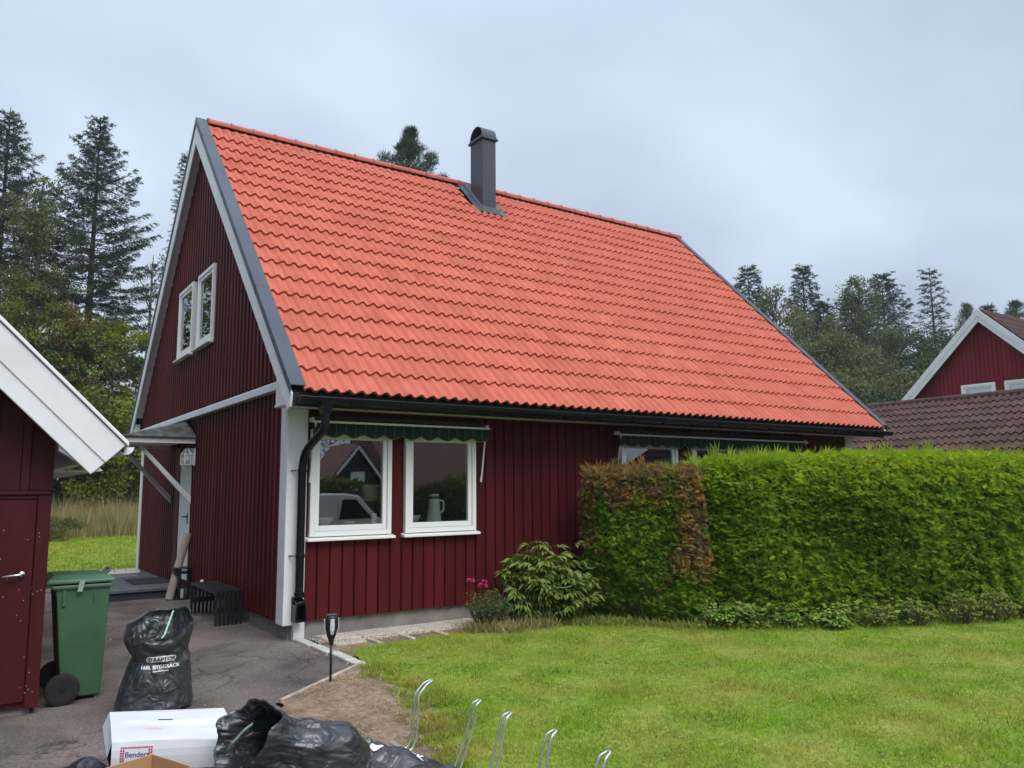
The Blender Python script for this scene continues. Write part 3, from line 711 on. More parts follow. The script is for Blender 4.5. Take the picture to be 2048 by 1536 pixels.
# ---- roof: deck, tiles, ridge, flashings, barge boards
OG0, OG1 = -0.20, L_ + 0.20
b = MB()
for sgn in (0, 1):
    f = (lambda y: y) if sgn == 0 else (lambda y: 2 * YR - y)
    b.prism([(OG0 + .03, f(YE + .05), ZE + .05 - .05), (OG0 + .03, f(YR), ZR - .05), (OG0 + .03, f(YR), ZR - .20), (OG0 + .03, f(YE + .05), ZE + .05 - .20)], (OG1 - OG0 - .06, 0, 0))
roof = b.build('roof', 'roof_felt', house)
TW, TG = 0.3005, 0.3878
s45 = sqrt(0.5)
NV = Vector((0, -s45, s45)); SV = Vector((0, s45, s45))
def tile_geom(mir=1):
    """double-wave concrete tile; u along the eave, v up the slope, w off the roof"""
    n = 17; prof = []
    for i in range(n):
        u = 0.2998 * i / (n - 1)
        c_ = 0.5 + 0.5 * cos(2 * pi * (u - 0.047) / 0.15)
        prof.append((u, 0.046 * c_ ** 1.15))
    vs_ = []; lens = TG + 0.03; th = 0.032
    def P(u, v, w): return tuple(Vector((u, 0, 0)) + SV * v + NV * w)
    for (u, h) in prof: vs_.append(P(u, 0.0, h + th + 0.004))           # nose, top edge
    for (u, h) in prof: vs_.append(P(u, lens, h + 0.002))               # head
    for (u, h) in prof: vs_.append(P(u, 0.004, h + 0.002))              # nose, lower edge
    fs = []
    for i in range(n - 1):
        fs.append((i, i + 1, n + i + 1, n + i)); fs.append((2 * n + i, 2 * n + i + 1, i + 1, i))
    fs.append((2 * n, 0, n)); fs.append((n - 1, 3 * n - 1, 2 * n - 1))
    return vs_, fs
tv, tf = tile_geom()
tb = MB(); tb.add(tv, tf); tile_me = tb.mesh('tile', 'terracotta')
tile_me.polygons.foreach_set('use_smooth', [True] * len(tile_me.polygons))
try: tile_me.set_sharp_from_angle(angle=radians(40))
except Exception: pass
XT0 = -0.062
tiles = []
ncol = 37; ncrs = 19
for r in range(ncrs):
    for c_ in range(ncol):
        base = Vector((XT0 + c_ * TW, YE, ZE)) + SV * (r * TG - 0.005)
        if (base + SV * TG).y > YR + 0.05: continue
        ctr = base + Vector((TW / 2, 0, 0)) + SV * TG * .5
        if 4.80 < ctr.x < 5.45 and ctr.y > 3.72: continue
        dv = ctr - CAM
        size = abs(dv.normalized().dot(NV)) / dv.length_squared
        tiles.append((size, base, r))
tiles.sort(key=lambda t: -t[0])
for sz, base, r in tiles[:300]:
    o = link_mesh('tile', tile_me, roof, base)
    o.rotation_euler = (random.gauss(0, .004), random.gauss(0, .003), random.gauss(0, .003))
b = MB()
tvn = np.array(tv)
allv, allf = [], []
for k, (sz, base, r) in enumerate(tiles[300:]):
    jit = random.gauss(0, .0015)
    b.add([(x_ + base.x, y_ + base.y, z_ + base.z + jit) for x_, y_, z_ in tv], tf)
o = b.build('tile_field', 'terracotta', roof, smooth=True); tag(o, kind='stuff')
o.data.set_sharp_from_angle(angle=radians(40))
# top half course, cut under the ridge tiles, and the far slope
b = MB()
for c_ in range(ncol):
    base = Vector((XT0 + c_ * TW, YE, ZE)) + SV * (18 * TG - 0.005)
    if 4.80 < base.x + .15 < 5.45: continue
    k = (YR - 0.02 - base.y) / (tvn[17:34, 1].max())
    b.add([(x_ + base.x, y_ * k + base.y, z_ * k + base.z + (0.01 if k < 1 else 0)) for x_, y_, z_ in tv], tf)
for r in range(19):
    for c_ in range(ncol):
        base = Vector((XT0 + c_ * TW, YE, ZE)) + SV * (r * TG)
        if base.y > YR - 0.1 or r > 17: continue
        b.add([(x_ + base.x, 2 * YR - (y_ + base.y), z_ + base.z) for x_, y_, z_ in tv], [tuple(reversed(f_)) for f_ in tf])
o = b.build('tile_field', 'terracotta', roof, smooth=True); tag(o, kind='stuff'); o.data.set_sharp_from_angle(angle=radians(40))
# ridge tiles
rb = MB(); n = 10
ring = []
for i in range(n + 1):
    th = radians(-20) + radians(220) * i / n
    ring.append((cos(th) * 0.095, sin(th) * 0.08))
vv = []
for (xx, k) in ((0, 1.13), (0.035, 1.13), (0.036, 1.0), (0.40, 0.93)):
    vv += [(xx, yy * k, zz * k) for yy, zz in ring]
m1 = n + 1
rb.add(vv, [(j*m1+i, (j+1)*m1+i, (j+1)*m1+i+1, j*m1+i+1) for j in range(3) for i in range(n)] + [tuple(range(m1))])
ridge_me = rb.mesh('ridge_tile', 'terracotta_ridge', True)
try: ridge_me.set_sharp_from_angle(angle=radians(40))
except Exception: pass
x = -0.03
while x < L_ + 0.1:
    o = link_mesh('ridge_tile', ridge_me, roof, (x, YR, ZR + 0.03)); o.rotation_euler = (random.gauss(0, .02), radians(-0.6) + random.gauss(0, .004), 0)
    x += 0.375
# verge flashings in overlapping lengths
def verge(x_out, x_in, side, f):
    seams = [YE - .01, 0.75, 2.35, 3.95, YR + .0] if side == 0 else [YE - .01, 2.0, YR + .0]
    for i in range(len(seams) - 1):
        y0, y1 = seams[i], seams[i + 1] + (0.03 if i < len(seams) - 2 else 0)
        lift = 0.058 + 0.002 * (i % 2)
        b = MB()
        z0, z1 = ZE + (y0 - YE), ZE + (y1 - YE)
        for (xa, xb, lo, hi) in ((x_out, x_in, lift, lift + .006), ((x_out, x_out + .005, -0.02, lift) if x_out < x_in else (x_out - .005, x_out, -0.02, lift)), ((x_in - .004, x_in, 0.0, lift) if x_out < x_in else (x_in, x_in + .004, 0.0, lift))):
            b.prism([(min(xa, xb), f(y0), z0 + lo * 1.414), (min(xa, xb), f(y1), z1 + lo * 1.414), (min(xa, xb), f(y1), z1 + hi * 1.414), (min(xa, xb), f(y0), z0 + hi * 1.414)], (abs(xb - xa), 0, 0))
        fl = b.build('verge_flashing', 'sheet_metal', roof)
        if side == 0 and x_out < 0:
            sb = MB()
            yy = y0 + .2
            while yy < y1 - .1:
                sb.lathe((x_out - .003, yy, ZE + (yy - YE) + 0.03), [(0.008, -.004), (0.008, .002), (0.0, .004)], 6, axis='x'); yy += 0.42
            sb.build('screws', 'black_metal', fl)
idf = lambda y: y
mirf = lambda y: 2 * YR - y
verge(OG0 - .012, -0.045, 0, idf); verge(OG0 - .012, -0.045, 1, mirf)
verge(OG1 + .012, OG1 - .13, 0, idf); verge(OG1 + .012, OG1 - .13, 1, mirf)
# barge boards (two stepped boards each side) and verge soffit
for xg, sg in ((OG0, 1), (OG1, -1)):
    for f in (idf, mirf):
        yb = -0.50
        bb = MB(); bb.prism([(xg, f(yb - .10), ztop(yb - .10) - .06 + .03), (xg, f(YR), ZR + .03), (xg, f(YR), ZR - .37), (xg, f(yb), ztop(yb) - .30), (xg, f(yb - .07), ztop(yb - .07) - .20)], (0.028 * sg, 0, 0))
        bo = bb.build('barge_board', 'white_paint', roof, bevel=0.004)
        bb = MB(); bb.prism([(xg + .0285 * sg, f(0.1), ztop(0.1) - .24), (xg + .0285 * sg, f(YR), ZR - .24), (xg + .0285 * sg, f(YR), ZR - .262), (xg + .0285 * sg, f(0.1), ztop(0.1) - .262)], ((0.2 - .028 + .028) * sg, 0, 0))
        bb.build('verge_soffit', 'white_paint', roof)
        if xg < 0:      # eave box end at the corner
            bb = MB(); bb.prism([(xg + .03, f(-0.53), 2.60), (xg + .03, f(-0.02), 3.02), (xg + .03, f(-0.02), 2.57), (xg + .03, f(-0.50), 2.57)], (0.10, 0, 0))
            bb.build('eave_box', 'white_paint', roof)
# eave soffit + fascia, front and rear
for f in (idf, mirf):
    b = MB(); b.box(OG0 + .035, OG1 - .035, f(-0.52), f(0.03), 2.568, 2.59); b.build('eave_soffit', 'white_paint', roof)
    b = MB(); b.box(OG0 + .035, OG1 - .035, f(-0.545), f(-0.5205), 2.575, 2.70); b.build('fascia', 'black_metal', roof)
# gutter
def gutter(parent, x0, x1, yc, zc, r, mat, sgn=1, name='gutter', axis='x'):
    b = MB(); n = 12; vv = []
    for xx in (x0, x1):
        for k in range(n + 1):
            th = pi + pi * k / n
            vv.append((xx, yc + r * cos(th), zc + r * sin(th)))
        for k in range(n, -1, -1):
            th = pi + pi * k / n
            vv.append((xx, yc + (r - .006) * cos(th), zc + (r - .006) * sin(th) + .002))
    m = 2 * n + 2
    b.add(vv, [(i, (i + 1) % m, m + (i + 1) % m, m + i) for i in range(m)])
    b.add([(x0 - .003, yc + r * cos(pi + pi * k / n), zc + r * sin(pi + pi * k / n)) for k in range(n + 1)], [tuple(range(n + 1))])
    b.add([(x1 + .003, yc + r * cos(pi + pi * k / n), zc + r * sin(pi + pi * k / n)) for k in range(n + 1)], [tuple(range(n + 1))])
    b.tube([(x0, yc - r, zc + .003), (x1, yc - r, zc + .003)], 0.008, 6)
    o = b.build(name, mat, parent, smooth=False); return o
gut = gutter(house, OG0 + .07, OG1 + .03, -0.655, 2.625, 0.068, 'black_metal')
x = 0.45
while x < L_:
    b = MB(); pts = [(x, -0.655 + .0725 * cos(pi + pi * k / 10), 2.625 + .0725 * sin(pi + pi * k / 10)) for k in range(11)]
    b.tube(pts, 0.010, 4); b.box(x - .012, x + .012, -0.583, -0.54, 2.61, 2.64); b.build('gutter_bracket', 'black_metal', gut); x += 0.6
# downpipe with hopper, swan neck and leaf box
b = MB()
b.add([(0.09, -.73, 2.60), (0.25, -.73, 2.60), (0.25, -.585, 2.60), (0.09, -.585, 2.60), (0.125, -.70, 2.45), (0.215, -.70, 2.45), (0.215, -.615, 2.45), (0.125, -.615, 2.45)], [(0, 1, 5, 4), (1, 2, 6, 5), (2, 3, 7, 6), (3, 0, 4, 7), (4, 5, 6, 7)])
dp = b.build('downpipe', 'black_metal', gut)
b = MB()
def arc(pts, k=5):
    """round the corners of a polyline"""
    P = [Vector(p_) for p_ in pts]; o_ = [P[0]]
    for i in range(1, len(P) - 1):
        a, m_, c_ = P[i-1], P[i], P[i+1]; d1 = (a - m_); d2 = (c_ - m_); q = min(d1.length, d2.length) * .35
        A = m_ + d1.normalized() * q; B = m_ + d2.normalized() * q
        for t in range(k + 1):
            t /= k; o_.append(A * (1-t)**2 + m_ * 2*t*(1-t) + B * t*t)
    return o_ + [P[-1]]
b.tube(arc([(0.17, -.657, 2.46), (0.17, -.657, 2.30), (0.125, -.115, 2.05), (0.125, -.115, 0.5)]), 0.046, 14)
b.build('pipe', 'black_metal', dp, angle=40)
for zz in (1.86, 0.92):
    b = MB(); b.lathe((0.125, -.115, zz), [(0.05, -.022), (0.052, 0), (0.05, .022)], 14); b.tube([(0.125, -.10, zz), (0.125, -.024, zz)], 0.009, 6); b.tube([(0.06, -.10, zz), (0.03, -.026, zz)], 0.008, 6); b.build('pipe_clip', 'black_metal', dp)
b = MB()
b.tube([(0.125, -.115, .53), (0.125, -.115, .47)], 0.055, 14)
b.box(0.07, 0.18, -.06, -.03, 0.215, 0.47); b.box(0.07, 0.082, -.19, -.06, 0.215, 0.40); b.box(0.168, 0.18, -.19, -.06, 0.215, 0.40); b.box(0.082, 0.168, -.19, -.06, 0.215, 0.235)
b.hexa([(0.07, -.19, .40), (0.18, -.19, .40), (0.18, -.06, .46), (0.07, -.06, .46), (0.085, -.165, .425), (0.165, -.165, .425), (0.18, -.06, .475), (0.07, -.06, .475)])
b.tube(arc([(0.07, -.19, .22), (0.07, -.19, .36), (0.085, -.19, .415), (0.125, -.19, .43), (0.165, -.19, .415), (0.18, -.19, .36), (0.18, -.19, .22)], 3), 0.009, 6)
b.build('leaf_box', 'black_metal', dp)

# ---- chimney
b = MB(); b.box(4.97, 5.275, 3.675, 4.13, 6.8, 8.50); ch = b.build('chimney', 'sheet_metal', house, bevel=0.004)
b = MB(); b.box(4.93, 5.315, 3.635, 4.17, 8.50, 8.535); b.box(4.95, 5.295, 3.655, 4.15, 8.535, 8.575); b.build('cap', 'sheet_metal', ch, bevel=0.003)
b = MB(); n = 14; vv = []
for xx in (4.955, 5.29):
    for rr in (0.225, 0.212):
        for k in range(n + 1):
            th = pi * k / n; vv.append((xx, 3.9025 + rr * cos(th), 8.575 + rr * 1.02 * sin(th)))
m1 = n + 1
fs = []
for i in range(n):
    fs += [(i, i+1, 2*m1+i+1, 2*m1+i), (m1+i+1, m1+i, 3*m1+i, 3*m1+i+1), (i+1, i, m1+i, m1+i+1), (2*m1+i, 2*m1+i+1, 3*m1+i+1, 3*m1+i)]
b.add(vv, fs); b.build('hood', 'sheet_metal', ch, angle=40)
b = MB(); b.add([(5.10, 3.9025 + .208 * cos(pi*k/n), 8.576 + .208 * sin(pi*k/n)) for k in range(n+1)] + [(5.11, 3.9025 + .208 * cos(pi*k/n), 8.576 + .208 * sin(pi*k/n)) for k in range(n+1)], [tuple(range(n+1)), tuple(range(2*n+1, n, -1))]); b.build('hood_inner_plate', 'black_metal', ch)
b = MB()
def rp(x_, y_, w): return (x_, y_ - w * s45, ZE + (y_ - YE) + w * s45)
b.hexa([rp(4.80, 3.62, .03), rp(5.47, 3.62, .03), rp(5.47, YR + .02, .03), rp(4.80, YR + .02, .03), rp(4.80, 3.60, .062), rp(5.47, 3.60, .062), rp(5.47, YR + .02, .062), rp(4.80, YR + .02, .062)])
b.hexa([rp(4.93, 3.62, .063), rp(5.315, 3.62, .063), rp(5.315, YR, .063), rp(4.93, YR, .063), rp(4.965, 3.67, .10), rp(5.28, 3.67, .10), rp(5.28, YR, .10), rp(4.965, YR, .10)])
b.build('flashing', 'sheet_metal', ch, bevel=0.006)

# ==================================================================== AWNINGS, WALL LAMP, THINGS IN THE WINDOWS
def awning(label, x0, x1, ztp, y):
    t = thing('awning', label, 'awning', (x0, 0, ztp - .2), 'rolled awnings under the eave')
    n = int((x1 - x0) / 0.012); vv = []; hem = []
    per = 0.25
    for i in range(n + 1):
        xx = x0 + (x1 - x0) * i / n
        sc = 0.5 + 0.5 * cos(2 * pi * (xx - x0) / per)
        wav = 0.012 * sin(2 * pi * (xx - x0) / per * .5 + .6)
        vv += [(xx, y + wav * .3, ztp - .03), (xx, y - .01 + wav, ztp - 0.11), (xx, y + .003 + wav * 1.3, ztp - 0.145 - 0.042 * sc ** .7)]
        hem += [vv[-1], (xx, y + .004 + wav * 1.3, vv[-1][2] - 0.013)]
    b = MB(); b.add(vv, [(3*i+k, 3*i+3+k, 3*i+4+k, 3*i+1+k) for i in range(n) for k in (0, 1)])
    cl = b.build('valance', 'awning_cloth', t, smooth=True)
    md = cl.modifiers.new('thick', 'SOLIDIFY'); md.thickness = 0.003
    b = MB(); b.add(hem, [(2*i, 2*i+2, 2*i+3, 2*i+1) for i in range(n)]); b.build('hem', 'awning_hem', cl)
    b = MB(); b.tube([(x0 - .02, y - .015, ztp - .018), (x1 + .02, y - .015, ztp - .018)], 0.013, 8); b.build('front_bar', 'white_plastic', t, angle=40)
    b = MB(); b.tube([(x0 + .02, y + .08, ztp + .03), (x1 - .02, y + .08, ztp + .03)], 0.045, 10); b.build('roller', 'black_wood', t, angle=40)
    for xx in (x0 + .0, x1 - .0):
        b = MB(); b.box(xx - .012, xx + .012, y + .0, -0.026, ztp - .02, ztp + .03); b.build('bracket', 'white_plastic', t, bevel=0.004)
    for xx in ((x0 + .03, x1 - .03)):
        b = MB(); b.tube([(xx, y, ztp - .03), (xx - .02, -0.045, 1.76)], 0.010, 6); b.tube([(xx - .02, -0.045, 1.80), (xx - .02, -0.03, 1.73)], 0.014, 6); b.build('arm', 'white_plastic', t)
    return t
awning('dark green scalloped awning rolled up above the two windows by the downpipe', 0.235, 2.60, 2.435, -0.13)
awning('dark green awning rolled up above the windows behind the hedge', 4.90, 9.4, 2.435, -0.13)

t = thing('wall_lantern', 'white cage lantern on the wall beside the front door', 'lamp', (0.0, 4.42, 2.0))
b = MB()
cxl, cyl = -0.12, 4.42
for zz, r in ((2.22, .085), (2.06, .085)):
    b.tube([(cxl + r*cos(a), cyl + r*sin(a), zz) for a in [2*pi*k/6 for k in range(7)]], 0.009, 6, caps=False)
for k in range(6):
    a = 2*pi*k/6
    b.tube([(cxl + .02*cos(a), cyl + .02*sin(a), 2.31), (cxl + .085*cos(a), cyl + .085*sin(a), 2.22), (cxl + .085*cos(a), cyl + .085*sin(a), 2.06), (cxl + .02*cos(a), cyl + .02*sin(a), 1.98)], 0.009, 6)
b.build('cage', 'white_plastic', t)
b = MB(); b.tube([(0.0, cyl, 2.30), (cxl, cyl, 2.31)], 0.014, 6); b.box(-0.03, 0.0, cyl - .05, cyl + .05, 2.05, 2.32); b.build('wall_bracket', 'white_plastic', t)
b = MB(); b.lathe((cxl, cyl, 2.06), [(0.05, 0), (0.06, .08), (0.05, .15)], 12); b.build('globe', 'lamp_glass', t, smooth=True)

t = thing('thermos_jug', 'white thermos jug standing inside the second window', 'jug', (1.96, 0.155, 1.236))
b = MB(); b.lathe((1.96, .155, 1.236), [(0.093, 0), (0.093, .02), (0.068, .27), (0.062, .285)], 24); b.build('body', 'jug_white', t, angle=50)
b = MB(); b.lathe((1.96, .155, 1.521), [(0.052, 0), (0.052, .025), (0.02, .028)], 20); b.build('neck', 'black_plastic', t)
b = MB(); b.lathe((1.96, .155, 1.55), [(0.06, 0), (0.064, .012), (0.055, .03), (0.0, .033)], 20); b.build('lid', 'jug_white', t, angle=50)
b = MB(); b.tube(arc([(2.03, .155, 1.50), (2.10, .155, 1.49), (2.10, .155, 1.37), (2.04, .155, 1.33)]), 0.012, 6); b.build('handle', 'jug_white', t)
def bowl(x_, y_, r, h, label):
    b = MB(); b.lathe((x_, y_, 1.236), [(r*.55, 0), (r*.95, h*.75), (r, h), (r*.93, h), (r*.5, .012), (0, .010)], 22)
    o = b.build('bowl', 'porcelain', None, smooth=True); tag(o, label, 'bowl', 'bowls on the window board')
bowl(0.50, .155, .105, .085, 'white bowl on the board inside the first window')
bowl(0.83, .20, .075, .03, 'small flat white dish inside the first window')
bowl(1.66, .155, .10, .085, 'white bowl beside the thermos jug inside the second window')
t = thing('table_lamp', 'table lamp with a pale shade inside the first window', 'lamp', (1.20, 0.42, 0.26))
b = MB(); b.lathe((1.22, .42, 1.50), [(0.13, 0), (0.10, .20)], 24); b.build('shade', 'lampshade', t, smooth=True)
b = MB(); b.tube([(1.22, .42, .30), (1.22, .42, 1.55)], 0.012, 8); b.lathe((1.22, .42, .262), [(0.13, 0), (0.12, .03), (.02, .05)], 20); b.build('stand', 'black_metal', t)
b = MB(); b.box(1.07, 1.13, .075, .10, 1.236, 1.36); tag(b.build('small_carton', 'card_blue'), 'small blue and white carton inside the first window', 'carton')

# ==================================================================== GARAGE AT THE LEFT EDGE
GX, GY = -2.43, -1.70
gar = thing('garage', 'dark red timber garage with a wide white barge board, cut off by the left edge', 'garage', (-5.5, GY, 0))
GR = -5.6
def gz(x): return 2.0 + (-1.99 - x) if x >= GR else 2.0 + (-1.99 - (2 * GR - x))
b = MB()
b.prism([(GX, GY + .03, 0.05), (GX, GY + .03, gz(GX) - .30), (GR, GY + .03, gz(GR) - .30), (2*GR - GX, GY + .03, gz(GX) - .30), (2*GR - GX, GY + .03, 0.05)], (0, 0.12, 0))
b.box(GX - .12, GX, GY + .1505, 4.4, 0.05, gz(GX) - .25); b.box(2*GR - GX, 2*GR - GX + .12, GY + .1505, 4.4, 0.05, gz(GX) - .25); b.box(2*GR - GX + .121, GX - .121, 4.28, 4.4, .05, 2.2)
gw = b.build('wall', 'red_paint_garage', gar)
b = MB(); b.box(2*GR - GX + .05, GX - .05, GY + .06, 4.35, -0.1, 0.06); b.build('foundation', 'concrete', gar)
# boards above the door: wide under-boards with battens
xx = GX
k = 0
while xx > -6.0:
    w_ = 0.155 if k % 2 == 0 else 0.055
    pr = 0.014 if k % 2 == 0 else 0.032
    bb = MB(); za = 1.655
    bb.prism([(xx, GY + .0295, za), (xx, GY + .0295 - pr, za), (xx - w_, GY + .0295 - pr, za), (xx - w_, GY + .0295, za)], (0, 0, max(0.2, gz(xx) - .32 - za)))
    bb.build('board', 'red_paint_garage', gw, bevel=0.003); xx -= w_ + .004; k += 1
b = MB(); b.box(-4.9, GX - .012, GY - .02, GY + .029, 1.622, 1.652); b.build('ledge', 'red_paint_garage', gw, bevel=0.004)
b = MB(); b.box(GX - .092, GX - .002, GY - .005, GY + .029, 0.05, 1.62); b.build('corner_board', 'red_paint_garage', gw, bevel=0.004)
b = MB(); b.box(-3.42, GX - .097, GY + .004, GY + .029, 0.10, 1.585); gd = b.build('door', 'red_paint_garage', gar, bevel=0.004)
b = MB(); b.box(-3.42, GX - .097, GY - .002, GY + .029, 1.59, 1.62); b.build('door_head', 'red_paint_garage', gd, bevel=0.003)
b = MB(); b.lathe((GX - .165, GY + .003, 1.03), [(0.0, -.012), (0.022, -.010), (0.024, 0.0)], 14, axis='y'); b.tube(arc([(GX - .165, GY, 1.03), (GX - .165, GY - .045, 1.03), (GX - .29, GY - .045, 1.022)]), 0.010, 8); b.build('handle', 'brushed_steel', gd, smooth=True)
b = MB()
for zz in (0.22, 0.5, 1.36): b.box(-3.40, -3.33, GY - .004, GY + .003, zz, zz + .04)
b.build('hinge', 'black_metal', gd)
b = MB()
for k in range(34):
    xx = random.choice((GX - .05, GX - .14, GX - .3)) + random.gauss(0, .03); zz = random.choice((.2, .35, .8, 1.3)) + random.gauss(0, .10); s_ = random.uniform(.002, .005)
    b.add([(xx, GY - .0065, zz), (xx + s_, GY - .0065, zz), (xx + s_ * .8, GY - .0065, zz + s_ * 1.5), (xx, GY - .0065, zz + s_)], [(0, 1, 2, 3)])
tag(b.build('paint_chips', 'white_paint', gd), kind='stuff')
# roof slab, barge boards, gutter
YB = -2.05
for sgn in (0, 1):
    f = (lambda x: x) if sgn == 0 else (lambda x: 2 * GR - x)
    b = MB(); b.prism([(f(-1.99), YB + .03, 2.0 + .03), (f(GR), YB + .03, gz(GR) + .03), (f(GR), YB + .03, gz(GR) - .06), (f(-1.99), YB + .03, 2.0 - .06)], (0, 6.6, 0)); b.build('roof', 'brown_tile', gar)
    b = MB(); b.prism([(f(-2.02), YB + .031, 2.03 - .062), (f(GR), YB + .031, gz(GR) - .062), (f(GR), YB + .031, gz(GR) - .085), (f(-2.02), YB + .031, 2.03 - .085)], (0, 6.59, 0)); b.build('soffit_boarding', 'white_paint', gar)
    # upper wide board, lower narrower board set back, metal drip cap
    b = MB(); b.prism([(f(-1.985), YB, 1.995), (f(GR), YB, gz(GR) + .0), (f(GR), YB, gz(GR) - .27), (f(-2.12), YB, 1.86)], (0, 0.028, 0)); b.build('barge_board', 'white_paint', gar, bevel=0.005)
    b = MB(); b.prism([(f(-2.115), YB + .012, 1.865), (f(GR), YB + .012, gz(GR) - .25), (f(GR), YB + .012, gz(GR) - .455), (f(-2.215), YB + .012, 1.77)], (0, 0.028, 0)); b.build('barge_board', 'white_paint', gar, bevel=0.005)
    b = MB(); b.prism([(f(-1.965), YB - .02, 2.02), (f(GR), YB - .02, gz(GR) + .045), (f(GR), YB - .02, gz(GR) + .01), (f(-1.965), YB - .02, 1.985)], (0, 0.075, 0)); b.build('drip_cap', 'white_plastic', gar, bevel=0.004)
# gutter along the eave (runs away from us)
b = MB(); n = 10; vv = []
for yy in (YB + .06, 4.5):
    for rr in (0.06, 0.054):
        for k in range(n + 1):
            th = pi + pi * k / n; vv.append((-1.975 + rr * cos(th), yy, 1.985 + rr * sin(th)))
m1 = n + 1; fs = [tuple(range(m1))]
for i in range(n): fs += [(i, i+1, 2*m1+i+1, 2*m1+i), (m1+i, m1+i+1, 3*m1+i+1, 3*m1+i)]
b.add(vv, fs); b.build('gutter', 'white_plastic', gar)
b = MB(); b.box(-2.44, -2.12, YB + .6, 4.3, 1.80, 1.815); b.build('eave_soffit', 'white_paint', gar)
b = MB(); b.prism([(GX, YB + .042, 1.95), (GX, YB + .042, 2.1), (-2.13, YB + .042, 1.80), (-2.2, YB + .042, 1.79)], (0, 0.1, 0)); b.build('rafter_end', 'white_paint', gar)

# ==================================================================== WHEELED BIN
t = thing('wheeled_bin', 'green wheeled refuse bin beside the garage corner', 'bin', (-2.15, -1.24, 0))
b = MB()
def ring4(x0, x1, y0, y1, z): return [(x0, y0, z), (x1, y0, z), (x1, y1, z), (x0, y1, z)]
prof = [(-2.255, -1.985, -1.475, -1.05, 0.035), (-2.29, -1.975, -1.485, -1.035, 0.30), (-2.335, -1.962, -1.50, -1.015, 0.80), (-2.352, -1.957, -1.507, -1.008, 0.89)]
vv = []
for p_ in prof: vv += ring4(*p_)
b.add(vv, [(0, 3, 2, 1)] + [(4*i+j, 4*i+(j+1) % 4, 4*i+4+(j+1) % 4, 4*i+4+j) for i in range(3) for j in range(4)] + [(12, 13, 14, 15)])
b.box(-2.375, -1.94, -1.525, -0.99, 0.875, 0.908)
b.box(-2.30, -2.27, -1.513, -1.485, 0.74, 0.875); b.box(-2.08, -2.06, -1.510, -1.485, 0.76, 0.875)
body = b.build('body', 'bin_green', t, bevel=0.014, seg=2)
b = MB()
lid = [(-2.42, -1.535, 0.918), (-1.925, -1.535, 0.918), (-1.925, -0.98, 0.918), (-2.42, -0.98, 0.918),
       (-2.41, -1.53, 0.952), (-1.93, -1.53, 0.945), (-1.93, -0.985, 0.945), (-2.41, -0.985, 0.952),
       (-2.36, -1.46, 0.985), (-1.99, -1.46, 0.975), (-1.99, -1.06, 0.975), (-2.36, -1.06, 0.985)]
b.add(lid, [(0, 3, 2, 1)] + [(4*i+j, 4*i+(j+1) % 4, 4*i+4+(j+1) % 4, 4*i+4+j) for i in range(2) for j in range(4)] + [(8, 9, 10, 11)])
ld = b.build('lid', 'bin_lid_green', t, bevel=0.010, seg=2)
b = MB(); b.tube(arc([(-1.975, -1.34, .972), (-1.94, -1.34, 1.0), (-1.94, -1.18, 1.0), (-1.975, -1.18, .972)]), 0.011, 8); b.build('lid_handle', 'bin_lid_green', ld)
b = MB(); b.tube([(-2.435, -1.50, .925), (-2.435, -1.02, .925)], 0.017, 10)
for yy in (-1.50, -1.26, -1.02): b.box(-2.44, -2.36, yy - .015, yy + .015, .89, .935)
b.build('rear_handle', 'bin_green', t)
b = MB(); b.hexa([(-2.20, -1.546, .855), (-2.165, -1.546, .855), (-2.165, -1.537, .855), (-2.20, -1.537, .855), (-2.185, -1.546, .945), (-2.145, -1.546, .945), (-2.145, -1.537, .945), (-2.185, -1.537, .945)]); b.build('tape', 'bin_tape', t)
b = MB(); b.tube([(-2.265, -1.57, .122), (-2.265, -0.95, .122)], 0.012, 8); b.box(-2.31, -2.22, -1.48, -1.04, .06, .16); b.build('axle', 'black_metal', t)
for yy in (-1.585, -0.985):
    b = MB(); b.lathe((-2.265, yy, .122), [(0.07, 0), (0.095, -.004), (0.117, .004), (0.122, .018), (0.122, .032), (0.115, .044), (0.09, .05), (0.07, .048)], 32, axis='y'); wh = b.build('wheel', 'tyre', t, angle=40)
    b = MB(); b.lathe((-2.265, yy, .122), [(0.0, -.006), (0.02, -.006), (0.024, .006), (0.071, .01), (0.071, .04), (0, .042)], 24, axis='y'); b.build('rim', 'black_plastic', wh, angle=40)
# (a bit of orange-red peeks out behind the wheel: a fallen roof tile leaning on the wall)
t2 = MB(); t2.hexa([(-2.42, -1.12, 0.01), (-2.38, -1.12, 0.01), (-2.38, -0.86, 0.01), (-2.42, -0.86, 0.01), (-2.43, -1.12, 0.27), (-2.40, -1.12, 0.27), (-2.40, -0.86, 0.27), (-2.43, -0.86, 0.27)])
tag(t2.build('spare_tile', 'terracotta', bevel=0.006), 'orange roof tile leaning against the garage behind the bin wheel', 'roof tile')

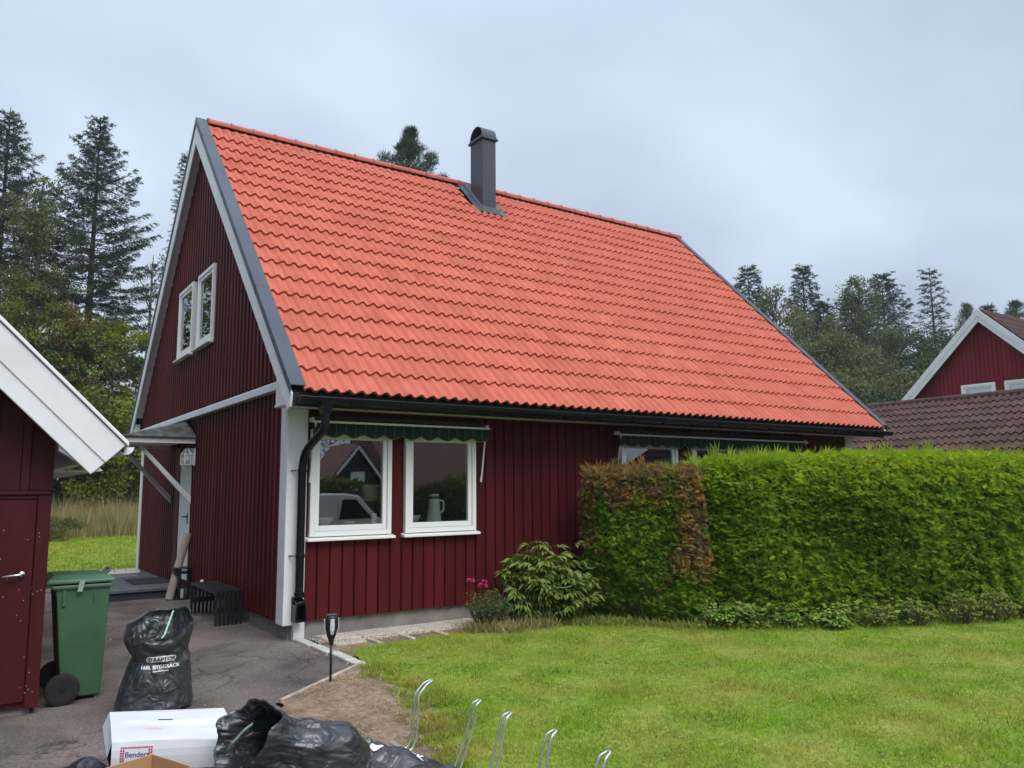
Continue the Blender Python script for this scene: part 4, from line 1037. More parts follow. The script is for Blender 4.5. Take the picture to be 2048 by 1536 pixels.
# ==================================================================== PLASTIC SACKS
_fc = {}
def _rv(i, j, seed):
    k = (i, j, seed)
    if k not in _fc: _fc[k] = random.Random(i * 7919 + j * 104729 + int(seed * 1000)).uniform(-1, 1)
    return _fc[k]
def facet(u, v, seed, wrap=None):
    """piecewise-flat random relief: crumpled film is made of flat facets that meet in sharp folds"""
    i, j = math.floor(u), math.floor(v); a, b_ = u - i, v - j
    w = (lambda q: q % wrap) if wrap else (lambda q: q)
    p00, p10, p01, p11 = _rv(w(i), j, seed), _rv(w(i + 1), j, seed), _rv(w(i), j + 1, seed), _rv(w(i + 1), j + 1, seed)
    if _rv(w(i), j, seed + .5) > 0:
        return p00 + (p10 - p00) * a + (p11 - p10) * b_ if a > b_ else p00 + (p11 - p01) * a + (p01 - p00) * b_
    return p00 + (p10 - p00) * a + (p01 - p00) * b_ if a + b_ < 1 else p11 + (p01 - p11) * (1 - a) + (p10 - p11) * (1 - b_)
def crumple(th, h, seed, k=1.0):
    wu = .55 * noise.noise(Vector((cos(th) * 1.3 + seed, sin(th) * 1.3, h * 4)))
    wv = .55 * noise.noise(Vector((cos(th) * 1.3, sin(th) * 1.3 + seed, h * 4 + 5)))
    T = th / (2 * pi)
    d = .7 * facet(T * 7 + wu, h * 5.0 + wv, seed, 7)
    d += .38 * facet(T * 23 + wv * 2.2, h * 5.0 + wu * 2 + 3, seed + 1, 23)
    d += .22 * facet(T * 41 + wu * 4 , h * 13.0 + wv * 3 + 9 * sin(th), seed + 2, 41)
    d += .09 * facet(T * 83 + wu * 6, h * 34.0 + wv * 6 + 14 * sin(th + 1), seed + 3, 83)
    return d
def sack_mesh(rfun, hfun, nt=150, nz=70, inner=0.55, seed=0.0, amp=0.03, ell=(1, 1), twist=0.0):
    """standing sack: outer wall bottom to rim, then the inner wall going down"""
    rows = [(i / nz, 1.0) for i in range(nz + 1)] + [(1 - i / nz, 0.0) for i in range(1, int(nz * inner) + 1)]
    V = []
    for (t, outer) in rows:
        for j in range(nt):
            th = 2 * pi * j / nt
            r = rfun(t, th); h = hfun(t, th)
            a = amp * (0.15 + 0.85 * min(1, t * 4)) * (0.65 + 0.5 * t)
            d = crumple(th, h, seed) * a * .85
            rad = Vector((cos(th), sin(th), 0))
            p = Vector((r * cos(th) * ell[0], r * sin(th) * ell[1], h)) + rad * d
            if not outer: p -= rad * 0.008
            V.append(tuple(p))
    n = len(rows)
    F = [(i*nt + j, i*nt + (j+1) % nt, (i+1)*nt + (j+1) % nt, (i+1)*nt + j) for i in range(n - 1) for j in range(nt)]
    F2 = [tuple(range(nt - 1, -1, -1)), tuple((n-1)*nt + j for j in range(nt))]
    return V, F, F2
def interp(t, pts):
    for (a, va), (b_, vb) in zip(pts, pts[1:]):
        if t <= b_:
            k = (t - a) / (b_ - a); k = k * k * (3 - 2 * k); return va + (vb - va) * k
    return pts[-1][1]
def place_sack(t, V, F, F2, M, mat='sack', name='film'):
    b = MB(); b.v = [tuple(M @ Vector(v)) for v in V]; b.f = list(F) + list(F2); b.m = [0] * len(b.f)
    o = b.build(name, mat, t, angle=24)
    tree = BVHTree.FromPolygons(b.v, [tuple(f) for f in F])
    return o, tree, b.v
def text_mesh(body, size):
    cu = bpy.data.curves.new('txt', 'FONT'); cu.body = body; cu.size = size; cu.resolution_u = 3; cu.align_x = 'CENTER'
    ob = bpy.data.objects.new('txt', cu); col.objects.link(ob)
    dg = bpy.context.evaluated_depsgraph_get(); me = bpy.data.meshes.new_from_object(ob.evaluated_get(dg))
    vs_ = [tuple(v.co) for v in me.vertices]; fs = [tuple(p.vertices) for p in me.polygons]
    bpy.data.objects.remove(ob); bpy.data.curves.remove(cu); bpy.data.meshes.remove(me)
    return vs_, fs
def bold(vs_, fs, dx):
    out_v, out_f = [], []
    for k in (-1, 0, 1):
        n0 = len(out_v); out_v += [(x + k * dx, y, z) for x, y, z in vs_]; out_f += [tuple(i + n0 for i in f) for f in fs]
    return out_v, out_f
def tess(vs_, fs, maxlen):
    """split triangles until short enough to drape"""
    V = [Vector(v) for v in vs_]; T = []
    for f in fs:
        for i in range(1, len(f) - 1): T.append((f[0], f[i], f[i+1]))
    for _ in range(5):
        N_ = []; ch = False
        for (a, b_, c_) in T:
            e_ = [((V[a]-V[b_]).length, a, b_, c_), ((V[b_]-V[c_]).length, b_, c_, a), ((V[c_]-V[a]).length, c_, a, b_)]
            l, p_, q, r = max(e_)
            if l > maxlen: V.append((V[p_] + V[q]) * .5); m_ = len(V) - 1; N_ += [(p_, m_, r), (m_, q, r)]; ch = True
            else: N_.append((a, b_, c_))
        T = N_
        if not ch: break
    return V, T
def drape(name, mat, parent, vs_, fs, origin, right, upv, tree, lift=0.003, maxlen=0.02):
    """project flat print onto the film along the print's own normal"""
    V, T = tess(vs_, fs, maxlen); right = Vector(right).normalized(); upv = Vector(upv).normalized(); nrm = right.cross(upv).normalized()
    o_ = []
    for v in V:
        p = Vector(origin) + right * v.x + upv * v.y + nrm * 0.5
        hit = tree.ray_cast(p, -nrm)
        q = hit[0] if hit[0] is not None else Vector(origin) + right * v.x + upv * v.y
        o_.append(q + nrm * (lift + v.z))
    b = MB(); b.add(o_, T); return b.build(name, mat, parent)
def capsule(w, h, n=8):
    pts = [(w/2 - h/2 + h/2*cos(a), h/2*sin(a), 0) for a in [-pi/2 + pi*k/n for k in range(n+1)]] + [(-w/2 + h/2 + h/2*cos(a), h/2*sin(a), 0) for a in [pi/2 + pi*k/n for k in range(n+1)]]
    return pts, [tuple(range(len(pts)))]

# upright open sack
sx, sy = -1.70, -2.10
t = thing('builders_sack', 'upright open black rubble sack with white print behind the white box', 'sack', (sx, sy, 0), 'black builders sacks')
vdir = (Vector((sx, sy, 0)) - Vector((CAM.x, CAM.y, 0))).normalized(); vr = Vector((vdir.y, -vdir.x, 0))
a_r = atan2(vr.y, vr.x); a_f = atan2(-vdir.y, -vdir.x)
def rf(t_, th):
    r = interp(t_, [(0, .235), (.06, .275), (.3, .265), (.55, .24), (.68, .22), (.80, .23), (.93, .25), (1, .245)])
    side = cos(th - a_r)
    r *= 1 - 0.22 * max(0, -side) * interp(t_, [(0, 0), (.45, .35), (.66, 1), (.85, .25), (1, 0)])
    return r
def hf(t_, th):
    rim = 0.63 + 0.09 * cos(th - a_f - pi + .35) + 0.022 * sin(2 * th + 1.0) + .014 * sin(5 * th) + .02 * facet(th / (2 * pi) * 11, 0, 4.0, 11)
    return t_ * (0.62 if t_ < .0 else rim)
V, F, F2 = sack_mesh(rf, hf, 200, 100, 0.8, 3.3, 0.026, (1.0, 0.92))
M = Matrix.Translation((sx, sy, 0.006)) @ Matrix.Shear('XY', 4, (0.0, 0.0))
film, tree, VV = place_sack(t, V, F, F2, M)
rt = vr; upv = Vector((0, 0, 1)); o0 = Vector((sx, sy, 0)) + vr * 0.035 - vdir * .0
cv, cf = capsule(0.205, 0.042)
drape('print_band', 'print_white', t, cv, cf, o0 + upv * 0.405, rt, upv, tree, .003)
tv_, tf_ = bold(*text_mesh('RAPTOR', 0.040), .0012)
drape('print_text', 'print_dark', t, [(x + .022, y - .0145, 0) for x, y, z in tv_], tf_, o0 + upv * 0.405, rt, upv, tree, .0055)
ringv = [(-.078 + r_ * cos(a), r_ * sin(a), 0) for a in [2*pi*k/16 for k in range(16)] for r_ in (.017, .012)]
drape('print_emblem', 'print_dark', t, ringv + [(-.078 + .006*cos(2*pi*k/8), .006*sin(2*pi*k/8), 0) for k in range(8)], [(2*k, (2*k+2) % 32, (2*k+3) % 32, 2*k+1) for k in range(16)] + [tuple(range(32, 40))], o0 + upv * .405, rt, upv, tree, .0055)
tv_, tf_ = bold(*text_mesh('160L BYGGSÄCK', 0.036), .0014)
drape('print_text', 'print_white', t, [(x - .005, y, 0) for x, y, z in tv_], tf_, o0 + upv * 0.338, rt, upv, tree, .003)
drape('print_line', 'print_white', t, [(-.055, 0, 0), (.055, 0, 0), (.055, .005, 0), (-.055, .005, 0)], [(0, 1, 2, 3)], o0 + upv * 0.318, rt, upv, tree, .003)
b = MB(); pts = [Vector((sx, sy, 0)) + vr * a + vdir * c_ + upv * z_ for a, c_, z_ in ((0.03, -.20, .555), (.05, -.17, .575), (.075, -.06, .64), (.105, .03, .72))]
b.tube(pts, 0.007, 5, flat=0.25); b.build('drawstring', 'drawstring', t)

# sack lying against the boxes, mouth up to the left
t = thing('builders_sack', 'full black sack in the foreground slumped over, its open mouth towards the left', 'sack', (-1.45, -4.75, 0), 'black builders sacks')
def rf2(t_, th): return interp(t_, [(0, .10), (.08, .22), (.30, .265), (.55, .235), (.75, .19), (.9, .19), (1, .205)]) * (1 + .06 * sin(3 * th + 4 * t_))
def hf2(t_, th): return t_ * (0.79 + 0.07 * cos(th - 2.2) + .022 * sin(4 * th) + .015 * sin(7 * th + 1))
V, F, F2 = sack_mesh(rf2, hf2, 210, 110, 0.5, 8.1, 0.032, (1.0, 0.9))
# frame: camera right, towards the camera, up
cr = Vector((R2.x, R2.y, 0)).normalized(); cf_ = Vector((-FW.x, -FW.y, 0)).normalized()
axis = (-cr * 0.70 + Vector((0, 0, 1)) * 0.50 + cf_ * 0.50).normalized()
xa = axis.cross(cf_).normalized(); ya = axis.cross(xa).normalized()
Mb = Matrix((xa, ya, axis)).transposed().to_4x4()
base_c = Vector((-1.79, -4.62, 0.44)) - axis * 0.73
M = Matrix.Translation(base_c) @ Mb @ Matrix.Scale(.90, 4)
V = [(v[0], v[1], v[2]) for v in V]
W2 = [M @ Vector(v) for v in V]
minz = 0.012
W2 = [Vector((p.x, p.y, max(p.z, minz + 0.004 * fbm(p.x, p.y, 1, 8, 2)))) for p in W2]
film2, tree2, _ = place_sack(t, W2, F, F2, Matrix.Identity(4))
mc = base_c + axis * 0.73
b = MB(); pts = [mc + xa * a + ya * c_ + axis * z_ for a, c_, z_ in ((.05, .02, -.10), (.06, .08, .0), (.02, .13, .035), (-.02, .15, .03))]
b.tube([mc - cr * .03 + Vector((0, 0, -.06)) + cf_ * .06, mc + cr * .0 + Vector((0, 0, -.02)) + cf_ * .09, mc + cr * .05 + Vector((0, 0, .035)) + cf_ * .07, mc + cr * .075 + Vector((0, 0, .05)) + cf_ * .03], 0.012, 5, flat=.25); b.build('drawstring', 'drawstring', t)

# collapsed sack by the bicycle rack
def heap_sack(label, cx, cy, rx, ry, ang, h, seed, name='builders_sack', peaks=()):
    n = 120; V = []; m = 34
    for i in range(m + 1):
        r = i / m
        for j in range(n):
            th = 2 * pi * j / n
            rr = r * (1 + .10 * sin(3 * th + seed) + .06 * sin(7 * th))
            x_, y_ = rr * rx * cos(th), rr * ry * sin(th)
            X, Y = cx + x_ * cos(ang) - y_ * sin(ang), cy + x_ * sin(ang) + y_ * cos(ang)
            z = h * max(0, 1 - r ** 2.2) * (0.75 + .5 * fbm(X, Y, seed, 3.0, 2)) + (.04 + 0.05 * facet(X * 7 + .6 * fbm(X, Y, 1, 2, 1), Y * 7, seed) + .02 * facet(X * 17 + Y * 6, Y * 17, seed + 3)) * (1 - r ** 6)
            for (px, py, ph, pr) in peaks: z += ph * max(0, 1 - hypot(X - px, Y - py) / pr) ** .8
            V.append((X, Y, max(z, 0.012) if r < .999 else 0.006))
    F = [(i*n + j, i*n + (j+1) % n, (i+1)*n + (j+1) % n, (i+1)*n + j) for i in range(m) for j in range(n)]
    F = [tuple(reversed(f)) for f in F]
    t = thing(name, label, 'sack', (cx, cy, 0), 'black builders sacks')
    b = MB(); b.v = V; b.f = F; b.m = [0] * len(F)
    o = b.build('film', 'sack', t, angle=24)
    return t, BVHTree.FromPolygons(V, F)
t3, tree3 = heap_sack('crumpled empty black sack lying beside the bicycle rack', -0.98, -4.66, 0.48, 0.34, -0.55, 0.17, 5.2, peaks=((-1.12, -4.40, .20, .16), (-0.93, -4.38, .14, .12)))
tv_, tf_ = bold(*text_mesh('CK', 0.07), .002)
drape('print_text', 'print_white', t3, tv_, tf_, (-0.80, -4.62, .1), (0.85, -0.5, 0), (0.5, 0.85, 0), tree3, .004)
cv, cf2 = capsule(.09, .05)
drape('print_band', 'print_white', t3, cv, cf2, (-0.98, -4.50, .1), (0.85, -0.5, 0), (0.5, 0.85, 0), tree3, .004)
heap_sack('black sack half hidden at the left end of the white boxes', -2.38, -3.95, 0.22, 0.30, 0.4, 0.20, 9.4)

# ==================================================================== CARTONS
bx = Vector((0.887, -0.46, 0)); by = Vector((0.12, 0.993, 0))          # along the front edge, away from us
bo = Vector((-2.285, -4.10, 0))
def obox(b, u0, u1, v0, v1, z0, z1, o=bo, jit=0.0, mi=0):
    P = lambda u, v, z: tuple(o + bx * u + by * v + Vector((0, 0, z)))
    return b.hexa([P(u0, v0, z0), P(u1, v0, z0), P(u1, v1, z0), P(u0, v1, z0), P(u0, v0, z1), P(u1, v0, z1), P(u1, v1, z1), P(u0, v1, z1)], mi)
lb = thing('white_carton', 'lower white carton carrying the printed white box', 'box', bo, 'white cartons stacked on the drive')
b = MB(); obox(b, 0.0, 0.64, 0.0, 0.62, 0.012, 0.205); b.build('carton', 'carton_white', lb, bevel=0.004)
b = MB(); obox(b, 0.30, 0.42, -.002, .03, .185, .2065); b.build('tape', 'tape_orange', lb)
ub = thing('white_carton', 'upper white carton with a slot handle and a red and blue printed label', 'box', bo + Vector((0, 0, .21)), 'white cartons stacked on the drive')
b = MB()
# slightly crushed upper box: front edge sags, left end gapes
P = lambda u, v, z: tuple(bo + bx * u + by * v + Vector((0, 0, z)))
nU, nV = 12, 10
top = []
for j in range(nV + 1):
    for i in range(nU + 1):
        u, v = 0.645 * i / nU, 0.63 * j / nV
        z = 0.352 + 0.006 * sin(u * 7 + v * 4) - 0.010 * (abs(v / .63 - .55) < .06) * (i > 1) - .006 * fbm(u, v, 2, 4, 2)
        if i == 0: z += .004
        top.append(P(u + (.0 if j else 0), v, z))
m1 = nU + 1
b.add(top, [(j*m1+i, j*m1+i+1, (j+1)*m1+i+1, (j+1)*m1+i) for j in range(nV) for i in range(nU)])
front = []
for k in range(5):
    for i in range(nU + 1):
        u = 0.645 * i / nU; z = 0.213 + (0.352 - .213) * k / 4
        dz = 0.006 * sin(u * 7) - .006 * fbm(u, 0, 2, 4, 2) if k == 4 else 0
        if k == 4: q = Vector(top[i])
        else: q = Vector(P(u, -0.004 - .01 * sin(pi * k / 4) * (1 - u), z))
        front.append(tuple(q))
b.add(front, [(k*m1+i, k*m1+i+1, (k+1)*m1+i+1, (k+1)*m1+i) for k in range(4) for i in range(nU)])
b.add([P(0, 0.0, .213), P(-.02, .0, .28), top[0], P(0, .63, .213), P(-.035, .63, .28), top[nV*m1]], [(0, 1, 4, 3), (1, 2, 5, 4)])
b.add([P(0.645, 0, .213), P(0.645, .63, .213), top[nU], top[nV*m1+nU]], [(0, 1, 3, 2)])
b.add([P(0, .63, .213), P(.645, .63, .213), top[nV*m1+nU], top[nV*m1]], [(0, 1, 2, 3)])
b.add([P(0, 0, .213), P(.645, 0, .213), P(.645, .63, .213), P(0, .63, .213)], [(3, 2, 1, 0)])
cb = b.build('carton', 'carton_white', ub)
tree4 = BVHTree.FromPolygons(b.v, b.f)
sl, slf = capsule(.085, .018, 6)
drape('handle_slot', 'carton_dark', ub, sl, slf, P(.30, .46, .36), bx, by, tree4, .0012, .03)
drape('tape', 'tape_orange', ub, [(-.05, -.02, 0), (.05, -.02, 0), (.03, .005, 0), (.0, .022, 0), (-.02, .012, 0)], [(0, 1, 2, 3, 4)], P(.22, .24, .36), bx, by, tree4, .0012, .03)
# printed label on the front: a frame of small red squares round the blue maker's name
fo = Vector(P(0.02, -0.02, .330)); rz = Vector((0, 0, 1))
sq = []; sqf = []
def addsq(cx, cy, s_):
    n0 = len(sq); sq.extend([(cx, cy, 0), (cx + s_, cy, 0), (cx + s_, cy + s_, 0), (cx, cy + s_, 0)]); sqf.append((n0, n0+1, n0+2, n0+3))
for k in range(14): addsq(0.02 + k * .0115, -.006, .0088)
for r_ in range(9):
    for c_ in (0, 1, 12, 13): addsq(0.02 + c_ * .0115, -.006 - .0125 * (r_ + 1), .0088)
drape('label_frame', 'print_red', ub, sq, sqf, fo, bx, rz, tree4, .0012, .03)
tv_, tf_ = bold(*text_mesh('Benders', 0.036), .0006)
mnx = min(v[0] for v in tv_)
drape('label_text', 'print_blue', ub, [(x - mnx + .046, y - .046, 0) for x, y, z in tv_], tf_, fo, bx, rz, tree4, .0013, .03)
# open brown carton in the corner of the picture
co = Vector((-2.50, -5.29, 0))
kx = Vector((0.93, 0.36, 0)); ky = Vector((-0.36, 0.93, 0))
t = thing('brown_carton', 'open brown cardboard carton at the bottom edge in front of the white boxes', 'box', co)
def kbox(b, u0, u1, v0, v1, z0, z1):
    Q = lambda u, v, z: tuple(co + kx * u + ky * v + Vector((0, 0, z)))
    b.hexa([Q(u0, v0, z0), Q(u1, v0, z0), Q(u1, v1, z0), Q(u0, v1, z0), Q(u0, v0, z1), Q(u1, v0, z1), Q(u1, v1, z1), Q(u0, v1, z1)])
for nm, a in (('side', (0.0, 0.40, 0.0, 0.006)), ('side', (0.0, 0.40, 0.294, 0.30)), ('end', (0.0, 0.006, 0.0061, 0.2939)), ('end', (0.394, 0.40, 0.0061, 0.2939))):
    b = MB(); kbox(b, *a, 0.012, 0.488); b.build(nm, 'carton_brown', t, bevel=0.001)
b = MB(); kbox(b, 0.0065, .3935, .0065, .2935, .013, .02); b.build('bottom', 'carton_brown', t)

# ==================================================================== BICYCLE RACK, TORCH, KERBS, SLABS
t = thing('bicycle_rack', 'low galvanised bicycle rack with five wire wheel hoops on the grass', 'bicycle rack', (-0.56, -4.9, 0))
RX = -0.575
for (yy, hh, ln, dx) in ((-4.17, .42, -.02, .07), (-4.72, .42, .10, .05), (-5.05, .42, .06, .05), (-5.45, .42, .06, .05), (-5.86, .42, .05, .05)):
    b = MB(); pts = []
    for sgn in (-1, 1):
        half = [(RX - .20, yy + sgn * .028, .035), (RX - .03, yy + sgn * .028, .035), (RX + .0, yy + sgn * .028, .09), (RX + .02 + ln * .3, yy + sgn * .026 - ln * .1, .22), (RX + .03 + ln * .5, yy + sgn * .024 - ln * .3, hh - .07), (RX + .06 + dx * .3, yy + sgn * .022 - ln * .4, hh - .012)]
        pts.append(half)
    tip = [(RX + .085 + dx * .6, yy + .012 - ln * .4, hh + .004), (RX + .085 + dx * .6, yy - .012 - ln * .4, hh + .004)]
    path = arc(pts[1] + tip + pts[0][::-1], 4)
    b.tube(path, 0.0065, 8); b.build('hoop', 'galvanised', t, smooth=True)
for k, xx in enumerate((RX - .20, RX - .045)):
    b = MB(); b.box(xx - .018, xx + .018, -6.1, -3.93, .022, .029); b.build('rail', 'galvanised', t, bevel=0.002)

t = thing('solar_torch', 'black plastic solar garden torch stuck in the soil', 'garden lamp', (-0.339, -2.203, 0))
px, py = -0.337, -2.203
b = MB(); b.lathe((px, py, 0), [(0.004, -.04), (0.011, 0.02), (0.011, .20), (0.0115, .335)], 12); b.build('stake', 'black_plastic', t, smooth=True)
b = MB(); b.lathe((px, py, 0), [(0.012, .33), (0.018, .345), (0.022, .37), (0.040, .42), (0.056, .48), (0.058, .53), (0.050, .575), (0.044, .58)], 20); b.build('head', 'black_plastic', t, angle=45)
b = MB(); b.lathe((px, py, 0), [(0.045, .581), (0.047, .586), (0.0, .588)], 20); b.build('cap', 'sheet_metal', t)
vd = (Vector((CAM.x, CAM.y, 0)) - Vector((px, py, 0))).normalized()
for k4 in range(4):
    a0 = atan2(vd.y, vd.x) + radians(8) + k4 * pi / 2
    b = MB()
    for i in range(13):
        z_ = .43 + i * .010; rr = interp((z_ - .42) / .12, [(0, .043), (.5, .058), (1, .0585)]) + .0015
        hw = 0.30 + 0.12 * sin(pi * (i + 1) / 14)
        hw *= .75
        b.tube([(px + rr * cos(a0 + a), py + rr * sin(a0 + a), z_) for a in (-hw, -hw/2, 0, hw/2, hw)], 0.0034, 4)
    b.build('grille', 'print_white', t)

t = thing('stone_kerb', 'pale pebbly kerb running from the house corner to the lawn tip', 'kerb', (0.16, -0.9, 0))
yy = -0.05
while yy > -1.62:
    ln = random.uniform(.45, .55); y1 = max(yy - ln, -1.64)
    b = MB(); xo = 0.145 + (yy + y1) * -.5 * .03
    b.box(xo - .055, xo + .055, y1 + .006, yy, -0.05, 0.030 + random.uniform(-.006, .006)); b.build('kerb_stone', 'kerb_stone', t, bevel=0.012, seg=2); yy = y1
t = thing('bed_edging', 'thin pale edging strip between the drive and the bare soil', 'edging', (-0.3, -2.05, 0))
A, B = Vector((0.19, -1.66, 0)), Vector((-0.86, -2.52, 0))
d = (B - A).normalized(); nrm = Vector((-d.y, d.x, 0)); Lk = (B - A).length; s0 = 0
while s0 < Lk:
    s1 = min(s0 + .52, Lk); j1, j2 = random.uniform(-.008, .008), random.uniform(-.008, .008)
    b = MB(); p0, p1 = A + d * s0, A + d * (s1 - .006)
    h_ = 0.038
    b.hexa([tuple(p0 - nrm * (.018 - j1)), tuple(p1 - nrm * (.018 - j2)), tuple(p1 + nrm * (.018 + j2)), tuple(p0 + nrm * (.018 + j1))] + [tuple(q + Vector((0, 0, h_))) for q in (p0 - nrm * (.018 - j1), p1 - nrm * (.018 - j2), p1 + nrm * (.018 + j2), p0 + nrm * (.018 + j1))])
    b.build('edging_length', 'edging_wood', t, bevel=0.005); s0 = s1
# row of washed-concrete slabs along the front wall, then a second broken row
t = thing('paving_row', 'row of pebbled concrete slabs lying along the front wall', 'paving', (1.5, -0.3, 0))
x = 0.36
while x < 3.9:
    b = MB(); dz = random.uniform(-.004, .006); dy = random.uniform(-.012, .012)
    b.box(x, x + .395, -.42 + dy, -.03, -0.02, 0.028 + dz); b.build('slab', 'pebble_slab', t, bevel=0.008); x += .403
for (x0, x1) in ((0.36, .72), (0.765, 0.82), (1.165, 1.22), (1.57, 1.63)):
    b = MB(); b.box(x0, x1, -.80 if x1 - x0 < .2 else -.62, -.435, -0.02, 0.024); b.build('slab', 'pebble_slab', t, bevel=0.008)
b = MB(); b.box(.37, 2.6, -.475, -.437, -0.02, .020); b.build('slab', 'pebble_slab', t, bevel=0.006)

# ==================================================================== DECK, MAT, BENCH, STOOL, POLE
t = thing('entrance_deck', 'low grey decking step in front of the door', 'deck', (-0.7, 5.6, 0))
x = -1.55; dk = MB()
dk.box(-1.60, -0.03, 4.68, 6.75, 0.0, 0.115); base = dk.build('deck_side', 'deck_side', t, bevel=0.006)
dk = MB(); dk.box(-1.62, -0.02, 4.64, 4.76, 0.118, 0.165); dk.build('edge_board', 'deck_board', t, bevel=0.006)
x = -1.62
while x < -0.08:
    b = MB(); b.box(x, min(x + .19, -0.02), 4.766, 6.77, 0.118, 0.165); b.build('deck_board', 'deck_board', t, bevel=0.006); x += .197
b = MB(); b.box(-0.66, -0.03, 5.28, 6.2, 0.166, 0.178); tag(b.build('doormat', 'door_mat', bevel=0.004), 'dark doormat on the grey deck', 'doormat')

t = thing('slatted_bench', 'black slatted wooden bench against the gable wall', 'bench', (-0.1, 2.2, 0))
X0, X1, Y0, Y1 = -0.37, -0.02, 1.43, 2.72
nsl = 7; wsl = (X1 - X0) / nsl
for k in range(nsl):
    xa = X0 + k * wsl
    b = MB(); b.box(xa + .002, xa + wsl - .020, Y0, Y1, 0.385, 0.42); b.build('seat_slat', 'black_wood', t, bevel=0.003)
    for (ya, yb) in ((Y0 + .001, Y0 + .035), (Y1 - .035, Y1 - .001)):
        b = MB(); b.box(xa + .005, xa + wsl - .015, ya, yb, 0.004, 0.384); b.build('leg_slat', 'black_wood', t, bevel=0.003)
for (ya, yb) in ((Y0 + .036, Y0 + .066), (Y1 - .066, Y1 - .036)):
    b = MB(); b.box(X0 + .01, X1 - .01, ya, yb, 0.16, 0.22); b.box(X0 + .01, X1 - .01, ya, yb, 0.33, 0.383); b.build('leg_rail', 'black_wood', t)
for yc in (1.95, 2.35):
    b = MB(); b.box(X0 + .006, X1 - .01, yc - .03, yc + .03, .36, .384); b.build('cross_rail', 'black_wood', t)
b = MB(); b.lathe((-0.26, 2.56, .42), [(0, 0), (.02, .004), (.024, .02), (.016, .036), (0, .04)], 12); tag(b.build('white_pebble', 'porcelain', smooth=True), 'small round white pebble on the black bench', 'pebble')
t = thing('stool', 'small round black wooden stool by the deck step', 'stool', (-0.1, 4.38, 0))
sc_ = Vector((-0.12, 4.36, 0))
b = MB(); b.lathe(sc_ + Vector((0, 0, .46)), [(0.0, 0), (.15, 0), (.155, .012), (.15, .025), (0, .027)], 20); b.build('seat', 'black_wood', t)
b = MB(); b.lathe(sc_ + Vector((0, 0, .0)), [(0.0, 0.004), (.15, .004), (.15, .022), (0, .024)], 20); b.build('foot_ring', 'black_wood', t)
b = MB(); b.lathe(sc_ + Vector((0, 0, .39)), [(0.12, 0), (.135, 0), (.135, .03), (.12, .03)], 20); b.build('apron', 'black_wood', t)
for k in range(5):
    a = 2 * pi * k / 5 + .5
    b = MB(); b.tube([sc_ + Vector((.13 * cos(a), .13 * sin(a), .02)), sc_ + Vector((.115 * cos(a), .115 * sin(a), .46))], .016, 8); b.build('leg', 'black_wood', t)
b = MB(); b.lathe(sc_ + Vector((0, 0, .026)), [(0.03, 0), (.03, .13), (.0, .132)], 14); tag(b.build('white_candle', 'porcelain', smooth=False), 'white candle standing inside the black stool', 'candle')
b = MB(); b.tube([(-0.30, 4.34, 0.012), (-0.24, 4.37, .25), (-0.04, 4.47, 0.99)], [.058, .06, .062], 16); tag(b.build('wooden_pole', 'pole_wood', angle=40), 'pale wooden post leaning beside the front door', 'post')

# ==================================================================== FRONT PLANTS
def stem_obj(t, pts_list, r, mat='stem', name='stem'):
    b = MB()
    for p in pts_list: b.tube(p, [r, r * .5], 4)
    return b.build(name, mat, t)
# peony: many arching stems with deeply cut leaves
t = thing('peony_bush', 'large leafy peony bush against the red front wall', 'bush', (3.05, -0.62, 0))
cs, ds, ln, wd, ups = [], [], [], [], []
stems = []
for k in range(125):
    a = random.uniform(0, 2 * pi); rr = sqrt(random.random()) * random.uniform(.8, 1.15)
    tipv = Vector((3.12 + .62 * rr * cos(a), -0.68 + .42 * rr * sin(a), (0.80 + .08 * sin(3 * a + 1)) - .42 * rr ** 2 + random.gauss(0, .09)))
    basev = Vector((3.12 + .22 * rr * cos(a), -0.60 + .16 * rr * sin(a), 0.0))
    stems.append([basev, tipv])
    outd = Vector((cos(a) * rr, sin(a) * rr, .25)).normalized()
    for q in range(5):
        s_ = 1 - q * .16 + random.gauss(0, .03); node = basev.lerp(tipv, s_)
        a2 = a + random.uniform(-1.6, 1.6); lead = Vector((cos(a2), sin(a2), random.uniform(-.15, .35))).normalized()
        c0 = node + lead * .05
        for m_ in range(7):
            aa = (m_ - 3) * 0.38 + random.gauss(0, .1)
            dd = Vector((lead.x * cos(aa) - lead.y * sin(aa), lead.x * sin(aa) + lead.y * cos(aa), lead.z - .12 * abs(m_ - 3) + random.gauss(0, .12)))
            cs.append(c0); ds.append(dd); ln.append(random.uniform(.12, .19)); wd.append(random.uniform(.036, .055)); ups.append((random.gauss(0, .35), random.gauss(0, .35), 1))
# leaf blades folded along the midrib (two quads each)
def fold_leaves(cs, ds, ln, wd, ups, mats, parent, name='leaves'):
    c = np.array(cs, float); d = np.array(ds, float); d /= np.linalg.norm(d, axis=1, keepdims=True)
    u = np.array(ups, float); s = np.cross(d, u); s /= np.maximum(np.linalg.norm(s, axis=1, keepdims=True), 1e-6); nrm = np.cross(s, d)
    L = np.array(ln)[:, None]; w = np.array(wd)[:, None]; n = len(c)
    tip = c + d * L - nrm * L * .18
    mid = c + d * L * .55 + nrm * L * .02
    V = np.stack([c, mid - s * w * .5 + nrm * w * .22, tip, mid + s * w * .5 + nrm * w * .22, mid], 1).reshape(-1, 3)
    i = np.arange(n)[:, None] * 5
    F = np.concatenate([i + np.array([[0, 4, 2, 1]]), i + np.array([[0, 3, 2, 4]])], 0)
    return np_object(name, V, F, mats, parent)
fold_leaves(cs, ds, ln, wd, ups, 'peony_leaf', t)
stem_obj(t, stems, .006)
